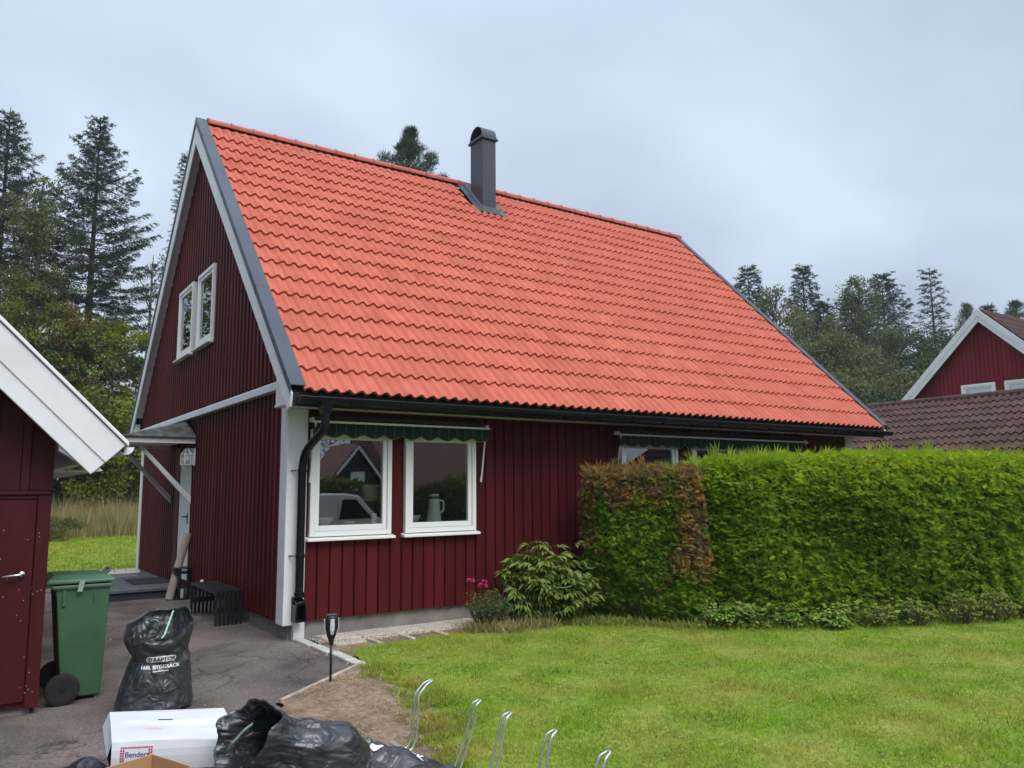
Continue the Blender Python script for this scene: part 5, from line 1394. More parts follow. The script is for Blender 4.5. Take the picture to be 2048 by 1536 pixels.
t_h = MB(); t_h.tube([(2.78 + .55 * k / 8, -1.06 - .05 * sin(pi * k / 8), .50 - .05 * sin(pi * k / 8)) for k in range(9)], .006, 6); material('hose_green', (0.10, 0.22, 0.14), 0.5)
t_h.tube([(2.78, -1.06, .5), (2.80, -.9, .0)], .004, 6)
tag(t_h.build('plant_hoop', 'hose_green'), 'thin green support hoop in front of the peony bush', 'plant support')
# rose with pink flowers
t = thing('rose_bush', 'small rose bush with pink flowers at the lawn edge', 'bush', (2.25, -0.72, 0))
cs, ds, ln, wd, ups, stems = [], [], [], [], [], []
for k in range(110):
    a = random.uniform(0, 2 * pi); rr = sqrt(random.random()) * .33
    b0 = Vector((2.22 + .4 * rr * cos(a), -.74 + .4 * rr * sin(a), 0)); tp = Vector((2.24 + rr * cos(a), -.72 + rr * sin(a) * .8, random.uniform(.22, .44)))
    stems.append([b0, tp])
    for q in range(11):
        nd = b0.lerp(tp, random.uniform(.2, 1.02)); dd = rand_unit(1)[0]; dd[2] = abs(dd[2]) * .4
        cs.append(tuple(nd)); ds.append(tuple(dd)); ln.append(random.uniform(.03, .05)); wd.append(random.uniform(.018, .028)); ups.append((random.gauss(0, .4), random.gauss(0, .4), 1))
for fx, fy, fz in ((2.03, -.62, .54), (2.20, -.62, .47), (2.22, -.60, .51), (2.28, -.60, .49)): stems.append([Vector((2.2, -.72, 0)), Vector((fx, fy, fz))])
fold_leaves(cs, ds, ln, wd, ups, 'rose_leaf', t); stem_obj(t, stems, .0035)
for (fx, fy, fz, s_) in ((2.03, -.62, .545, 1.35), (2.20, -.62, .47, 1.6), (2.235, -.60, .525, 1.0)):
    cs, ds, ln, wd, ups = [], [], [], [], []
    for k in range(16):
        a = k * 2.4; el = .15 + .9 * k / 16
        cs.append((fx, fy, fz)); ds.append((cos(a) * cos(el), sin(a) * cos(el), sin(el))); ln.append(.045 * s_); wd.append(.045 * s_); ups.append((0, 0, 1))
    fold_leaves(cs, ds, ln, wd, ups, 'rose_petal', t, 'flower')
# ground cover under the hedge, dead grass round the rose
def tuft_patch(name, pts, mat, label, cat, h0, h1, w, n_each, spread, lean):
    P = np.repeat(np.array(pts, float), n_each, 0); n = len(P)
    P[:, :2] += rng.normal(0, spread, (n, 2)); P = np.column_stack([P[:, :2], np.zeros(n)])
    d = rng.normal(0, lean, (n, 3)); d[:, 2] = 1
    V, F = leaf_tris(P, d, rng.uniform(h0, h1, n), w)
    return tag(np_object(name, V, F, mat), label, cat, None, 'stuff')
tuft_patch('border_weeds', [(3.0 + .1 * k, -.80 - .012 * k * k) for k in range(11)] + [(2.7 + .12 * k, -.9 - .01 * k * k) for k in range(9)], 'weed_leaf', 'weeds and grass between the peony bush and the hedge', 'weeds', .04, .13, .014, 130, .10, .7)
tuft_patch('dry_tufts', [(2.2, -.85), (2.35, -.95), (2.1, -.9), (2.55, -1.0), (2.75, -1.05), (2.0, -.82), (2.3, -1.05)], 'dry_grass', 'dry grass tufts at the foot of the rose bush', 'grass', .06, .2, .008, 190, .09, .5)
def leafy_plant(label, x_, y_, r, h, mat, n, lsize, name='ground_plant', grp='low plants along the hedge foot'):
    t = thing(name, label, 'plant', (x_, y_, 0), grp)
    cs, ds, ln, wd, ups = [], [], [], [], []; stems = []
    for k in range(n):
        a = random.uniform(0, 2 * pi); rr = sqrt(random.random()) * r
        p = Vector((x_ + rr * cos(a), y_ + rr * sin(a), h * random.uniform(.35, 1.0) * (1 - .5 * (rr / r) ** 2)))
        stems.append([Vector((x_ + .3 * rr * cos(a), y_ + .3 * rr * sin(a), 0)), p])
        for m_ in range(3):
            aa = a + (m_ - 1) * 1.3 + random.gauss(0, .3)
            cs.append(tuple(p)); ds.append((cos(aa), sin(aa), random.uniform(-.2, .3))); ln.append(lsize * random.uniform(.7, 1.2)); wd.append(lsize * random.uniform(.55, .85)); ups.append((random.gauss(0, .25), random.gauss(0, .25), 1))
    fold_leaves(cs, ds, ln, wd, ups, mat, t); stem_obj(t, stems, .003)

# ==================================================================== HEDGE
def polyline_sample(pts, n):
    P = np.array(pts, float); seg = np.linalg.norm(np.diff(P, axis=0), axis=1); cum = np.concatenate([[0], np.cumsum(seg)])
    s = rng.uniform(0, cum[-1], n); i = np.clip(np.searchsorted(cum, s) - 1, 0, len(seg) - 1)
    f = (s - cum[i]) / seg[i]; p = P[i] + (P[i+1] - P[i]) * f[:, None]
    t = (P[i+1] - P[i]) / seg[i][:, None]
    # soften normals round the corners
    nrm = np.stack([t[:, 1], -t[:, 0]], 1)
    return p, nrm, s, cum[-1]
def sprays(c, main, plane_n, size, nf=5, spread=0.40, wfac=0.17):
    """flat fans of narrow scale-leaf sprays"""
    n = len(c); main = main / np.linalg.norm(main, axis=1, keepdims=True)
    lat = np.cross(plane_n, main); lat /= np.maximum(np.linalg.norm(lat, axis=1, keepdims=True), 1e-6)
    Vs, Fs = [], []; off = 0
    for k in range(nf):
        a = (k - (nf - 1) / 2) * spread
        st = c + main * (size * .22 * abs(k - (nf - 1) / 2))[:, None] * .6
        d = main * cos(a) + lat * sin(a)
        L_k = size * (1 - .16 * abs(k - (nf - 1) / 2))
        dn = d / np.linalg.norm(d, axis=1, keepdims=True)
        s = np.cross(dn, np.cross(main, lat)); s /= np.maximum(np.linalg.norm(s, axis=1, keepdims=True), 1e-6)
        w = (L_k * wfac)[:, None]
        Vs.append(np.stack([st, st + dn * L_k[:, None] * .55 + s * w * .5, st + dn * L_k[:, None], st + dn * L_k[:, None] * .55 - s * w * .5], 1))
    V = np.stack(Vs, 1).reshape(-1, 3)          # per spray contiguous
    # join each fan's diamonds at a shared base so that a fan is one island: reuse vertex 0
    idx = np.arange(len(V)).reshape(n, nf, 4)
    F = idx.copy(); F[:, :, 0] = idx[:, :1, 0]
    return V, F.reshape(-1, 4)
def noise_np(P, sc, seed=0.0):
    return np.array([noise.noise(Vector((p[0] * sc + seed, p[1] * sc, p[2] * sc))) for p in P])
def hedge(t, face, height, thick, n_face, brown=None, shoots=9000, ztop_fun=None, size=(.05, .10)):
    p, nrm, s, tot = polyline_sample(face, n_face)
    hz = np.full(n_face, height) if ztop_fun is None else ztop_fun(s)
    z = hz * rng.uniform(0.02, 1.0, n_face) ** .95
    P = np.column_stack([p, z])
    bul = noise_np(P, 1.1, 3.0) * .13 + noise_np(P * np.array([1, 1, 1.5]), 6.5, 9.0) * .075
    rnd = np.clip((z / hz - .78) / .22, 0, 1) ** 2 * .20
    low = np.clip((.22 - z) / .22, 0, 1) * .16
    P[:, :2] += nrm * (bul - rnd - low - rng.uniform(0, .08, n_face))[:, None]
    N3 = np.column_stack([nrm, np.zeros(n_face)])
    main = N3 * .55 + rng.normal(0, .5, (n_face, 3)) + np.array([0, 0, -.25])
    plane = np.array([0, 0, .75]) + N3 * .8 + rng.normal(0, .45, (n_face, 3))
    sz = rng.uniform(size[0], size[1], n_face)
    V, F = sprays(P, main, plane, sz)
    mi = np.zeros(n_face, int)
    top_zone = rng.uniform(size=n_face) < np.maximum(np.clip((z / hz - .66) / .26, 0, 1), .10 + .35 * np.clip((s - 4.2) / 2.0, 0, 1) * (z / hz))
    mi[top_zone] = 1
    if brown is not None: mi = brown(P, mi)
    np_object('foliage', V, F, ['thuja', 'thuja_shoot', 'thuja_brown', 'thuja_olive'], t, mi=np.repeat(mi, 5))
    # loose young shoots along the top
    p, nrm, s, tot = polyline_sample(face, shoots)
    hz = np.full(shoots, height) if ztop_fun is None else ztop_fun(s)
    dep = rng.uniform(-.02, thick - .1, shoots) ** 1
    P = np.column_stack([p - nrm * dep[:, None], hz - rng.uniform(0.0, .16, shoots)])
    clump = np.clip(noise_np(P, 3.2, 1.0) * 1.2 + .45, 0.1, 1.0) + 1.6 * (rng.uniform(size=shoots) < .03)
    N3 = np.column_stack([nrm, np.zeros(shoots)])
    main = np.array([0, 0, 1.0]) + rng.normal(0, .33, (shoots, 3)) + N3 * .18
    V, F = sprays(P, main, rand_unit(shoots), rng.uniform(.03, .10, shoots) * clump + .02, 3, .30, .08)
    m2 = np.ones(shoots, int)
    if brown is not None: m2 = brown(P, m2)
    np_object('shoots', V, F, ['thuja', 'thuja_shoot', 'thuja_brown', 'thuja_olive'], t, mi=np.repeat(m2, 3))
    # dark solid core added inside the hedge to block light through the leaves
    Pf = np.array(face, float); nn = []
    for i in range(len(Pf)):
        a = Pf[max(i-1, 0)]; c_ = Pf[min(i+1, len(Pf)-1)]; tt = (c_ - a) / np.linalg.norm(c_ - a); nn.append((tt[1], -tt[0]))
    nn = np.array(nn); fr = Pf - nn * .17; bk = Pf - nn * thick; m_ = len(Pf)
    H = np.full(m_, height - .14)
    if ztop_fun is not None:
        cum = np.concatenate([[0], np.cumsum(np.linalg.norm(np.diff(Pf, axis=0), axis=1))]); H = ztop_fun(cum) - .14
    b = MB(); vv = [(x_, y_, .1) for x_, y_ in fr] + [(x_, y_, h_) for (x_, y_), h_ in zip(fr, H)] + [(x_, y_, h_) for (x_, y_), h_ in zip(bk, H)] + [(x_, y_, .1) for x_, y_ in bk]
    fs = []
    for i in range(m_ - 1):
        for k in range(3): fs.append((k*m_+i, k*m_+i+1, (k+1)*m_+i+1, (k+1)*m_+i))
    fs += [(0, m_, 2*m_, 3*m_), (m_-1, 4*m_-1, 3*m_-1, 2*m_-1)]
    b.add(vv, fs); b.build('blocking_core', 'hedge_core', t)
    b = MB()
    q = 0.2
    for i in range(m_ - 1):
        A_, B_ = Pf[i], Pf[i+1]; Ls = np.linalg.norm(B_ - A_)
        for k in range(max(1, int(Ls / .5))):
            c_ = A_ + (B_ - A_) * ((k + .5) / max(1, int(Ls / .5))) - nn[i] * .42; b.tube([(c_[0], c_[1], -.02), (c_[0] + random.gauss(0, .04), c_[1], .6)], [.035, .02], 6)
    tag(b.build('stems', 'trunk', t), kind='stuff')
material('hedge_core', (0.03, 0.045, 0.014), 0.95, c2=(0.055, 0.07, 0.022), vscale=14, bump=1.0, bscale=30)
t = thing('thuja_hedge', 'long clipped green thuja hedge across the right half of the garden', 'hedge', (7.0, -3.2, 0))
MAINF = [(4.62, -1.55), (4.72, -2.0), (5.05, -2.42), (6.15, -3.12), (7.0, -3.52), (8.0, -3.88), (9.5, -4.25), (11.0, -4.5)]
hedge(t, MAINF, 2.14, 1.15, 50000, None, 17000, lambda s: 2.00 + .05 * np.clip((s - .3) / 2.0, 0, 1) - .03 * np.clip((s - 4) / 2, 0, 1))
t = thing('thuja_shrub', 'clipped thuja end block with brown and orange dead patches, left end of the hedge', 'hedge', (4.2, -1.4, 0))
def brownf(P, mi):
    mi = mi.copy(); n = len(P)
    nz = noise_np(P, 2.2, 7.0) * .55 + noise_np(P, 6.0, 2.0) * .45
    along = (P[:, 0] - 3.7) * .8 - (P[:, 1] + .75) * .6        # 0 at the left corner .. ~1.3 right
    top = np.clip((P[:, 2] - 1.18) / .55, 0, 1)
    right = np.clip(1.25 - np.abs(along - 1.30) / .30, 0, 1) * np.clip((P[:, 2] - .15) / .5, 0, 1) * 1.1
    left = np.clip(1 - (along - 0.0) / .30, 0, 1) * np.clip((P[:, 2] - .8) / .4, 0, 1) * .7
    v = np.maximum(np.maximum(top * (1.05 - .25 * (along > 1.0)), right), left) + nz
    r = rng.uniform(size=n)
    mi[mi == 1] = 0
    pb = np.clip((v - .12) / .75, 0, 1)
    mi[r < pb] = 3
    mi[r < pb * np.clip((v - .35) / .4, 0, .75)] = 2
    return mi
ENDF = [(4.45, -.35), (3.95, -.42), (3.76, -.72), (4.02, -1.68), (4.25, -1.98), (4.50, -2.05), (4.75, -1.85)]
hedge(t, ENDF, 1.90, 0.55, 21000, brownf, 3500, None, (.045, .09))
for i, (x_, y_, r, h, mt, n, ls, lab) in enumerate([
    (4.42, -2.28, .16, .26, 'cover_leaf', 34, .055, 'bright green leafy plant at the foot of the browned hedge end'),
    (5.05, -2.70, .13, .24, 'cover_leaf', 30, .05, 'small bright green plant at the hedge foot, first right of the dark gap'),
    (5.45, -2.98, .17, .18, 'cover_leaf', 34, .08, 'broad-leaved pale plant at the middle of the hedge foot'),
    (5.95, -3.28, .16, .22, 'weed_leaf', 40, .05, 'dull green weed clump at the hedge foot, third of the row'),
    (6.4, -3.48, .20, .26, 'weed_leaf', 46, .05, 'olive weed clump at the hedge foot, fourth of the row'),
    (6.9, -3.75, .20, .34, 'weed_leaf', 50, .05, 'tall olive weed clump at the hedge foot'),
    (7.4, -3.92, .22, .34, 'weed_leaf', 46, .055, 'ragged weed clump near the right end of the hedge foot'),
    (8.0, -4.15, .22, .28, 'weed_leaf', 46, .05, 'rightmost weed clump at the hedge foot')]):
    leafy_plant(lab, x_ - .06, y_ - .13, r * 1.1, h * 1.25, mt, int(n * 1.5), ls * 1.1)
foot = [(4.3 + .4 * k, -2.22 - .62 * (.4 * k) ** .82) for k in range(12)]
tuft_patch('hedge_foot_growth', [(x_, y_ + .08) for x_, y_ in foot], 'weed_leaf', 'low tangled weeds along the foot of the hedge', 'weeds', .06, .17, .022, 170, .14, .7)
fp = []
for k in range(46):
    u = random.random() * 5.2
    fp.append((4.25 + u * .80 + random.gauss(0, .05), -2.22 - .62 * (u * .80) ** .82 + random.gauss(-.02, .08)))
n_ = 0; P_ = []; D__ = []; Lf = []
for (x_, y_) in fp:
    h_ = random.uniform(.08, .30); m_ = random.randint(25, 70)
    q = np.column_stack([rng.normal(x_, .08, m_), rng.normal(y_, .07, m_), rng.uniform(.02, h_, m_)]); P_.append(q)
    dd = rng.normal(0, 1, (m_, 3)); dd[:, 2] = np.abs(dd[:, 2]) * .3; D__.append(dd); Lf.append(rng.uniform(.04, .10, m_))
P_ = np.concatenate(P_); Lf = np.concatenate(Lf)
V, F = leaf_tris(P_, np.concatenate(D__), Lf, Lf * .7, np.array([0, 0, 1.0]) + rng.normal(0, .35, (len(P_), 3)))
tag(np_object('hedge_foot_leaves', V, F, ['cover_leaf', 'weed_leaf'], None, mi=(rng.uniform(size=len(F)) < .5).astype(int)), 'broad-leaved ground cover growing along the hedge foot', 'ground cover', None, 'stuff')
tuft_patch('edge_grass', [(4.0 + .4 * k, -2.3 - .62 * (.4 * k) ** .8) for k in range(12)], 'grass', 'unmown grass fringe along the hedge foot', 'grass', .05, .12, .006, 160, .12, .6)
# roots, straw and twigs torn up in the soil bed
b = MB()
for k in range(260):
    x_, y_ = random.uniform(-.75, .12), random.uniform(-4.3, -2.0)
    if not in_poly(np.array([[x_, y_]]), SOIL)[0]: continue
    a = random.uniform(0, 2 * pi); l = random.uniform(.02, .085); z_ = .028 + .028 * fbm(x_, y_, 3, 2.6, 2) + .05 * math.exp(-((x_ + 0.25) ** 2 + (y_ + 2.55) ** 2) / 0.10)
    b.tube([(x_, y_, z_), (x_ + l * .5 * cos(a), y_ + l * .5 * sin(a), z_ + random.uniform(.0, .025)), (x_ + l * cos(a + .6), y_ + l * sin(a + .6), z_)], [.0022, .0018, .001], 4, caps=False)
tag(b.build('torn_roots', 'straw'), 'torn roots and straw scattered over the bare soil', 'roots', None, 'stuff')
b = MB(); b.tube(arc([(0.02, -2.42, .03), (.035, -2.43, .12), (0.0, -2.45, .19), (-.02, -2.46, .215)]), .0045, 5); b.tube([(.02, -2.5, .04), (.20, -2.62, .03)], .004, 5); tag(b.build('bent_stalk', 'straw'), 'pale bent stalk sticking up from the soil at the lawn edge', 'stalk')
b = MB()
for k in range(150):
    x_, y_ = random.uniform(-2.3, .05), random.uniform(-3.5, 2.5)
    if k > 120: x_, y_ = random.uniform(-.5, .06), random.uniform(-1.2, -.0)
    if not in_poly(np.array([[x_, y_]]), DRIVE)[0]: continue
    s_ = random.uniform(.002, .006); a = random.uniform(0, pi)
    p = [(x_ + s_ * cos(a + q), y_ + s_ * .7 * sin(a + q), .012) for q in (0, 1.7, 3.3, 4.8)]
    b.prism(p, (0, 0, s_ * .6))
tag(b.build('drive_grit', 'stone_rough'), 'small chips and grit lying on the drive', 'grit', None, 'stuff')
b = MB()
for k in range(700):
    x_, y_ = random.uniform(.24, .62) if k < 500 else random.uniform(.3, 2.4), random.uniform(-.62, -.40) if k > 500 else random.uniform(-.5, -.05)
    s_ = random.uniform(.004, .010); a = random.uniform(0, pi)
    p = [(x_ + s_ * cos(a + q), y_ + s_ * .7 * sin(a + q), .012 + .018 * random.random()) for q in (0, 1.7, 3.3, 4.8)]
    b.prism(p, (0, 0, s_ * .7))
tag(b.build('wall_gravel', 'stone_rough'), 'loose pale pebbles along the house wall', 'gravel', None, 'stuff')

# ==================================================================== NEIGHBOURS ON THE RIGHT
NX = 26.3; NA, NZ = 4.30, 7.75
nb = thing('neighbour_house', 'red neighbouring house with white barge boards at the right edge', 'house', (NX, NA, 0))
def nz_(y): return NZ - abs(y - NA)
b = MB(); NWIN = [(4.05, 5.20, 3.9, 5.18), (2.55, 3.75, 3.9, 5.18)]
cu = [NA - 4.4, 2.55, 3.75, 4.05, 5.20, NA + 4.4]
for i in range(5):
    y0, y1 = cu[i], cu[i+1]
    def pl(y0, y1, z0):
        q = [(NX, y0, z0), (NX, y1, z0), (NX, y1, nz_(y1) - .2)]
        if y0 < NA < y1: q.append((NX, NA, NZ - .2))
        return q + [(NX, y0, nz_(y0) - .2)]
    if i in (1, 3): b.box(NX, NX + .2, y0, y1, 0, 3.9); b.prism(pl(y0, y1, 5.18), (.2, 0, 0))
    else: b.prism(pl(y0, y1, 0), (.2, 0, 0))
b.box(NX + .2, NX + 11, NA - 4.4, NA - 4.2, 0, 3.2); b.box(NX + .2, NX + 11, NA + 4.2, NA + 4.4, 0, 3.2); b.prism(pl(NA - 4.19, NA + 4.19, 0) if False else [(NX + 11, NA - 4.4, 0), (NX + 11, NA + 4.4, 0), (NX + 11, NA + 4.4, 3.15), (NX + 11, NA, NZ - .2), (NX + 11, NA - 4.4, 3.15)], (.2, 0, 0))
b.box(NX + .21, NX + 10.9, NA - 4.19, NA + 4.19, 2.7, 2.8)
nw = b.build('wall', 'red_paint_far', nb)
y = NA - 4.3
while y < NA + 4.2:
    y1 = y + .125; zt = min(nz_(y), nz_(y1)) - .22; sp = [(2.9, zt)]
    for (a0, a1, z0, z1) in NWIN:
        if y1 > a0 - .05 and y < a1 + .05: sp = [(2.9, z0 - .06), (z1 + .06, zt)]
    for za, zb in sp:
        if zb > za + .05:
            bb = MB(); bb.box(NX - .022, NX - .0005, y, y1, za, zb); bb.build('board', 'red_paint_far', nw)
    y += .145
for (y0, y1, z0, z1) in NWIN:
    w_ = window(nb, ('x', NX - .01), y0, y1, z0, z1, fr=.10, sash=.05, depth=.06)
    b = MB()
    n = 30; vv = []
    for i in range(n + 1):
        yy = y0 + .1 + (y1 - y0 - .2) * i / n
        vv += [(NX + .12 + .02 * sin(i * 1.4), yy, z0 + .1), (NX + .12 + .02 * sin(i * 1.4), yy, z1 - .1)]
    b.add(vv, [(2*i, 2*i+2, 2*i+3, 2*i+1) for i in range(n)]); b.build('curtain', 'white_paint', w_)
b = MB()
for s_ in (-1, 1): b.prism([(NX - .3, NA, NZ), (NX - .3, NA + s_ * 5.0, NZ - 5.0), (NX - .3, NA + s_ * 5.0, NZ - 5.15), (NX - .3, NA, NZ - .15)], (11.9, 0, 0))
nr = b.build('roof', 'brown_tile', nb)
for s_ in (-1, 1):
    b = MB(); b.prism([(NX - .34, NA, NZ + .04), (NX - .34, NA + s_ * 5.0, NZ - 4.96), (NX - .34, NA + s_ * 5.0, NZ - 5.2), (NX - .34, NA, NZ - .22)], (.035, 0, 0)); b.build('barge_board', 'white_paint', nr)
    b = MB(); b.prism([(NX - .325, NA, NZ - .20), (NX - .325, NA + s_ * 4.9, NZ - 5.1), (NX - .325, NA + s_ * 4.9, NZ - 5.32), (NX - .325, NA, NZ - .42)], (.03, 0, 0)); b.build('barge_board', 'white_paint', nr)
b = MB()
for r in range(18):
    for s_ in (-1,):
        for c_ in range(39):
            y_, z_ = NA + s_ * (r * .27 + .27), NZ - (r * .27 + .27) + .03
            xx = NX - .28 + c_ * .3
            pts = []
            for k in range(7):
                u = .3 * k / 6; h_ = .03 * (0.5 + .5 * cos(2 * pi * u / .15))
                pts.append((xx + u, y_, z_ + h_ + .05)); pts.append((xx + u, y_ - s_ * .28, z_ + .28 + h_ + .02)); pts.append((xx + u, y_, z_ + h_))
            b.add(pts, [(3*k, 3*k+3, 3*k+4, 3*k+1) for k in range(6)] + [(3*k+2, 3*k+5, 3*k+3, 3*k) for k in range(6)])
tag(b.build('tile_field', 'brown_tile', nr), kind='stuff')

# low outbuilding with brown tiles behind the hedge; its ridge runs away from the street
OX, OZ, OYF, OYN = 16.0, 3.64, 2.60, -9.0
ob = thing('outbuilding', 'low outbuilding with a dark brown tiled roof behind the hedge', 'shed', (OX, -3, 0))
PT = radians(27); odx, odz = cos(PT), sin(PT)
b = MB()
for s_ in (-1, 1): b.prism([(OX, OYN, OZ - .02), (OX + s_ * 4.1 * odx, OYN, OZ - .02 - 4.1 * odz), (OX + s_ * 4.1 * odx, OYN, OZ - .14 - 4.1 * odz), (OX, OYN, OZ - .14)], (0, OYF - OYN, 0))
orf = b.build('roof', 'roof_felt', ob)
b = MB(); b.box(OX - 3.3, OX + 3.3, OYN + .3, OYF - .3, 0, 1.85); b.prism([(OX - 3.3, OYF - .32, 1.85), (OX + 3.3, OYF - .32, 1.85), (OX, OYF - .32, OZ - .2)], (0, .02, 0)); b.prism([(OX - 3.3, OYN + .32, 1.85), (OX + 3.3, OYN + .32, 1.85), (OX, OYN + .32, OZ - .2)], (0, -.02, 0)); b.build('wall', 'red_paint_far', ob)
b = MB(); b.prism([(OX, OYF + .001, OZ + .03), (OX - 4.1 * odx, OYF + .001, OZ + .03 - 4.1 * odz), (OX - 4.1 * odx, OYF + .001, OZ - .2 - 4.1 * odz), (OX, OYF + .001, OZ - .2)], (0, .03, 0)); b.build('barge_board', 'white_paint', orf)
on = Vector((-odz, 0, odx)); osv = Vector((odx, 0, odz))          # slope facing us: normal to the left, up-slope to the right
ov, of_ = [], []
n = 13
prof = []
for i in range(n):
    u = .298 * i / (n - 1); prof.append((u, .050 * (0.5 + .5 * cos(2 * pi * (u - .05) / .15)) ** 1.2))
OG = .36
def oP(u, v, w): return tuple(Vector((0, -u, 0)) + osv * v + on * w)
for (u, h) in prof: ov.append(oP(u, 0, h + .032))
for (u, h) in prof: ov.append(oP(u, OG + .03, h + .003))
for (u, h) in prof: ov.append(oP(u, .004, h + .002))
for i in range(n - 1): of_ += [(i, i+1, n+i+1, n+i), (2*n+i, 2*n+i+1, i+1, i)]
bb = MB(); bb.add(ov, of_); ome = bb.mesh('tile', 'brown_tile', True); ome.set_sharp_from_angle(angle=radians(40))
cand = []
for r in range(11):
    for c_ in range(38):
        base = Vector((OX - 4.1 * odx, OYF - c_ * .3, OZ - 4.1 * odz)) + osv * (r * OG + .02)
        cand.append(base)
fld = MB()
for base in cand:
    if base.y > -3.2 and base.z > 2.25 and (base - Vector((OX - 4.1 * odx, 0, OZ - 4.1 * odz))).dot(osv) < 3.75: link_mesh('tile', ome, orf, base).rotation_euler = (random.gauss(0, .006), 0, random.gauss(0, .004))
    elif (Vector((base.x - (OX - 4.1 * odx), 0, base.z - (OZ - 4.1 * odz)))).length < 3.75: fld.add([tuple(Vector(v) + base) for v in ov], of_)
tag(fld.build('tile_field', 'brown_tile', orf, smooth=True), kind='stuff')
y = OYF
while y > -9:
    bb = MB(); n8 = 8; vv = []
    for yy, k in ((y, 1.05), (y - .395, .97)):
        for i in range(n8 + 1):
            th = radians(-10) + radians(200) * i / n8; vv.append((OX + .12 * k * cos(th), yy, OZ - .01 + .10 * k * sin(th)))
    bb.add(vv, [(i, i+1, n8+2+i, n8+1+i) for i in range(n8)] + [tuple(range(n8 + 1))]); bb.build('ridge_tile', 'brown_tile', orf, smooth=True); y -= .38
b = MB()
for r in range(10): b.prism([(OX + .05 + (4.05 * odx) * r / 10, OYN, OZ - (4.1 * odz) * r / 10 + .06), (OX + .05 + (4.05 * odx) * (r + 1.1) / 10, OYN, OZ - 4.1 * odz * (r + 1.1) / 10 + .05), (OX + .05 + (4.05 * odx) * (r + 1.1) / 10, OYN, OZ - 4.1 * odz * (r + 1.1) / 10)], (0, OYF - OYN, 0))
b.build('rear_tiling', 'brown_tile', orf)

# ==================================================================== TREES
def at(px, D):
    d = FW + R2 * ((px - 1024) / 1581.6); h = Vector((d.x, d.y, 0)).normalized(); return CAM.x + h.x * D, CAM.y + h.y * D
def top_z(px, py, D):
    d = FW + R2 * ((px - 1024) / 1581.6) - U2 * ((py - 768) / 1581.6); return CAM.z + D * d.z / hypot(d.x, d.y)
def trunk(t, x, y, h, r, mat='trunk', lean=(0, 0), limbs=None):
    b = MB(); n = 8
    b.tube([(x + lean[0] * (k / n) ** 1.5, y + lean[1] * (k / n) ** 1.5, -0.05 + h * k / n) for k in range(n + 1)], [r * (1 - .92 * k / n) + .01 for k in range(n + 1)], 8)
    for l in (limbs or []): b.tube(l, [r * .28, r * .16, .015], 5, caps=False)
    return b.build('trunk', mat, t, smooth=True)
def spruce(label, x, y, h, r, mat='spruce', dens=1.0, zmin=.06, group='spruces beyond the garden', power=.8, open_=1.0, ts=1.0, name='spruce_tree', sat=1.0):
    t = thing(name, label, 'tree', (x, y, 0), group)
    C, D_, Ls, Ws = [], [], [], []
    limbs = []
    z = h * zmin
    while z < h * .985:
        rel = 1 - z / h
        nb_ = int(5 + 3 * rel) + random.randint(0, 1)
        a0 = random.uniform(0, 2 * pi)
        for k in range(nb_):
            a = a0 + 2 * pi * k / nb_ + random.gauss(0, .25)
            ln_ = (r * min(1, rel / sat) ** power + .15) * random.uniform(.68, 1.12)
            el0 = .60 - .85 * min(1, rel * 1.6) + random.gauss(0, .08)     # up at the tip of the tree, hanging lower down
            ca, sa = cos(a), sin(a)
            ntw = max(4, int(ln_ * 7 * min(2.3, dens / 2.5)))
            st_ = np.sort(rng.uniform(.06, 1.0, ntw) ** .85) * ln_
            sd = np.where(np.arange(ntw) % 2 == 0, 1.0, -1.0)
            tl = (.20 + .42 * (1 - st_ / ln_) * min(1, ln_ / 1.6)) * rng.uniform(.6, 1.2, ntw) * ts * min(1, .35 + rel * 5)
            tl[-1] = .3 * ts
            q = 13
            f_ = np.linspace(.02, 1.0, q)[None, :] * np.ones((ntw, 1)); sg = (sd * rng.uniform(.65, 1.0, ntw))[:, None]; sg[-1] = 0
            al = st_[:, None] + f_ * tl[:, None] * .62
            la = f_ * tl[:, None] * sg
            hz_ = (st_ * math.tan(el0) + .20 * st_ ** 2 / max(ln_, .3))[:, None] - f_ * tl[:, None] * (.10 + .35 * min(1, rel * 1.5)) + rng.normal(0, .02, (ntw, q))
            P = np.column_stack([(x + ca * al - sa * la).ravel(), (y + sa * al + ca * la).ravel(), (z + hz_).ravel()])
            m = len(P)
            d = np.column_stack([(ca * .6 - sa * sg * .8 * np.ones((ntw, q))).ravel(), (sa * .6 + ca * sg * .8 * np.ones((ntw, q))).ravel(), np.full(m, -.1)]) + rng.normal(0, .55, (m, 3))
            C.append(P); D_.append(d); Ls.append(rng.uniform(.10, .19, m) * ts); Ws.append(rng.uniform(.03, .05, m) * ts)
            if k % 2 == 0: limbs.append([(x, y, z), (x + ca * ln_ * .5, y + sa * ln_ * .5, z + .5 * ln_ * math.tan(el0) * .95), (x + ca * ln_ * .95, y + sa * ln_ * .95, z + ln_ * math.tan(el0) * .95 + .09 * ln_)])
        z += (.26 + .24 * rel) * open_ * (h / 20) ** .3
    C = np.concatenate(C); D_ = np.concatenate(D_)
    V, F = needle_tris(C, D_, np.concatenate(Ls), np.concatenate(Ws))
    np_object('crown', V, F, mat, t)
    b = MB(); b.tube([(x, y, -.1), (x, y, h * .5), (x, y, h)], [h * .013, h * .008, .015], 8)
    for l in limbs: b.tube(l, [.03, .02, .008], 3, caps=False)
    b.build('trunk', 'trunk', t)
    return t
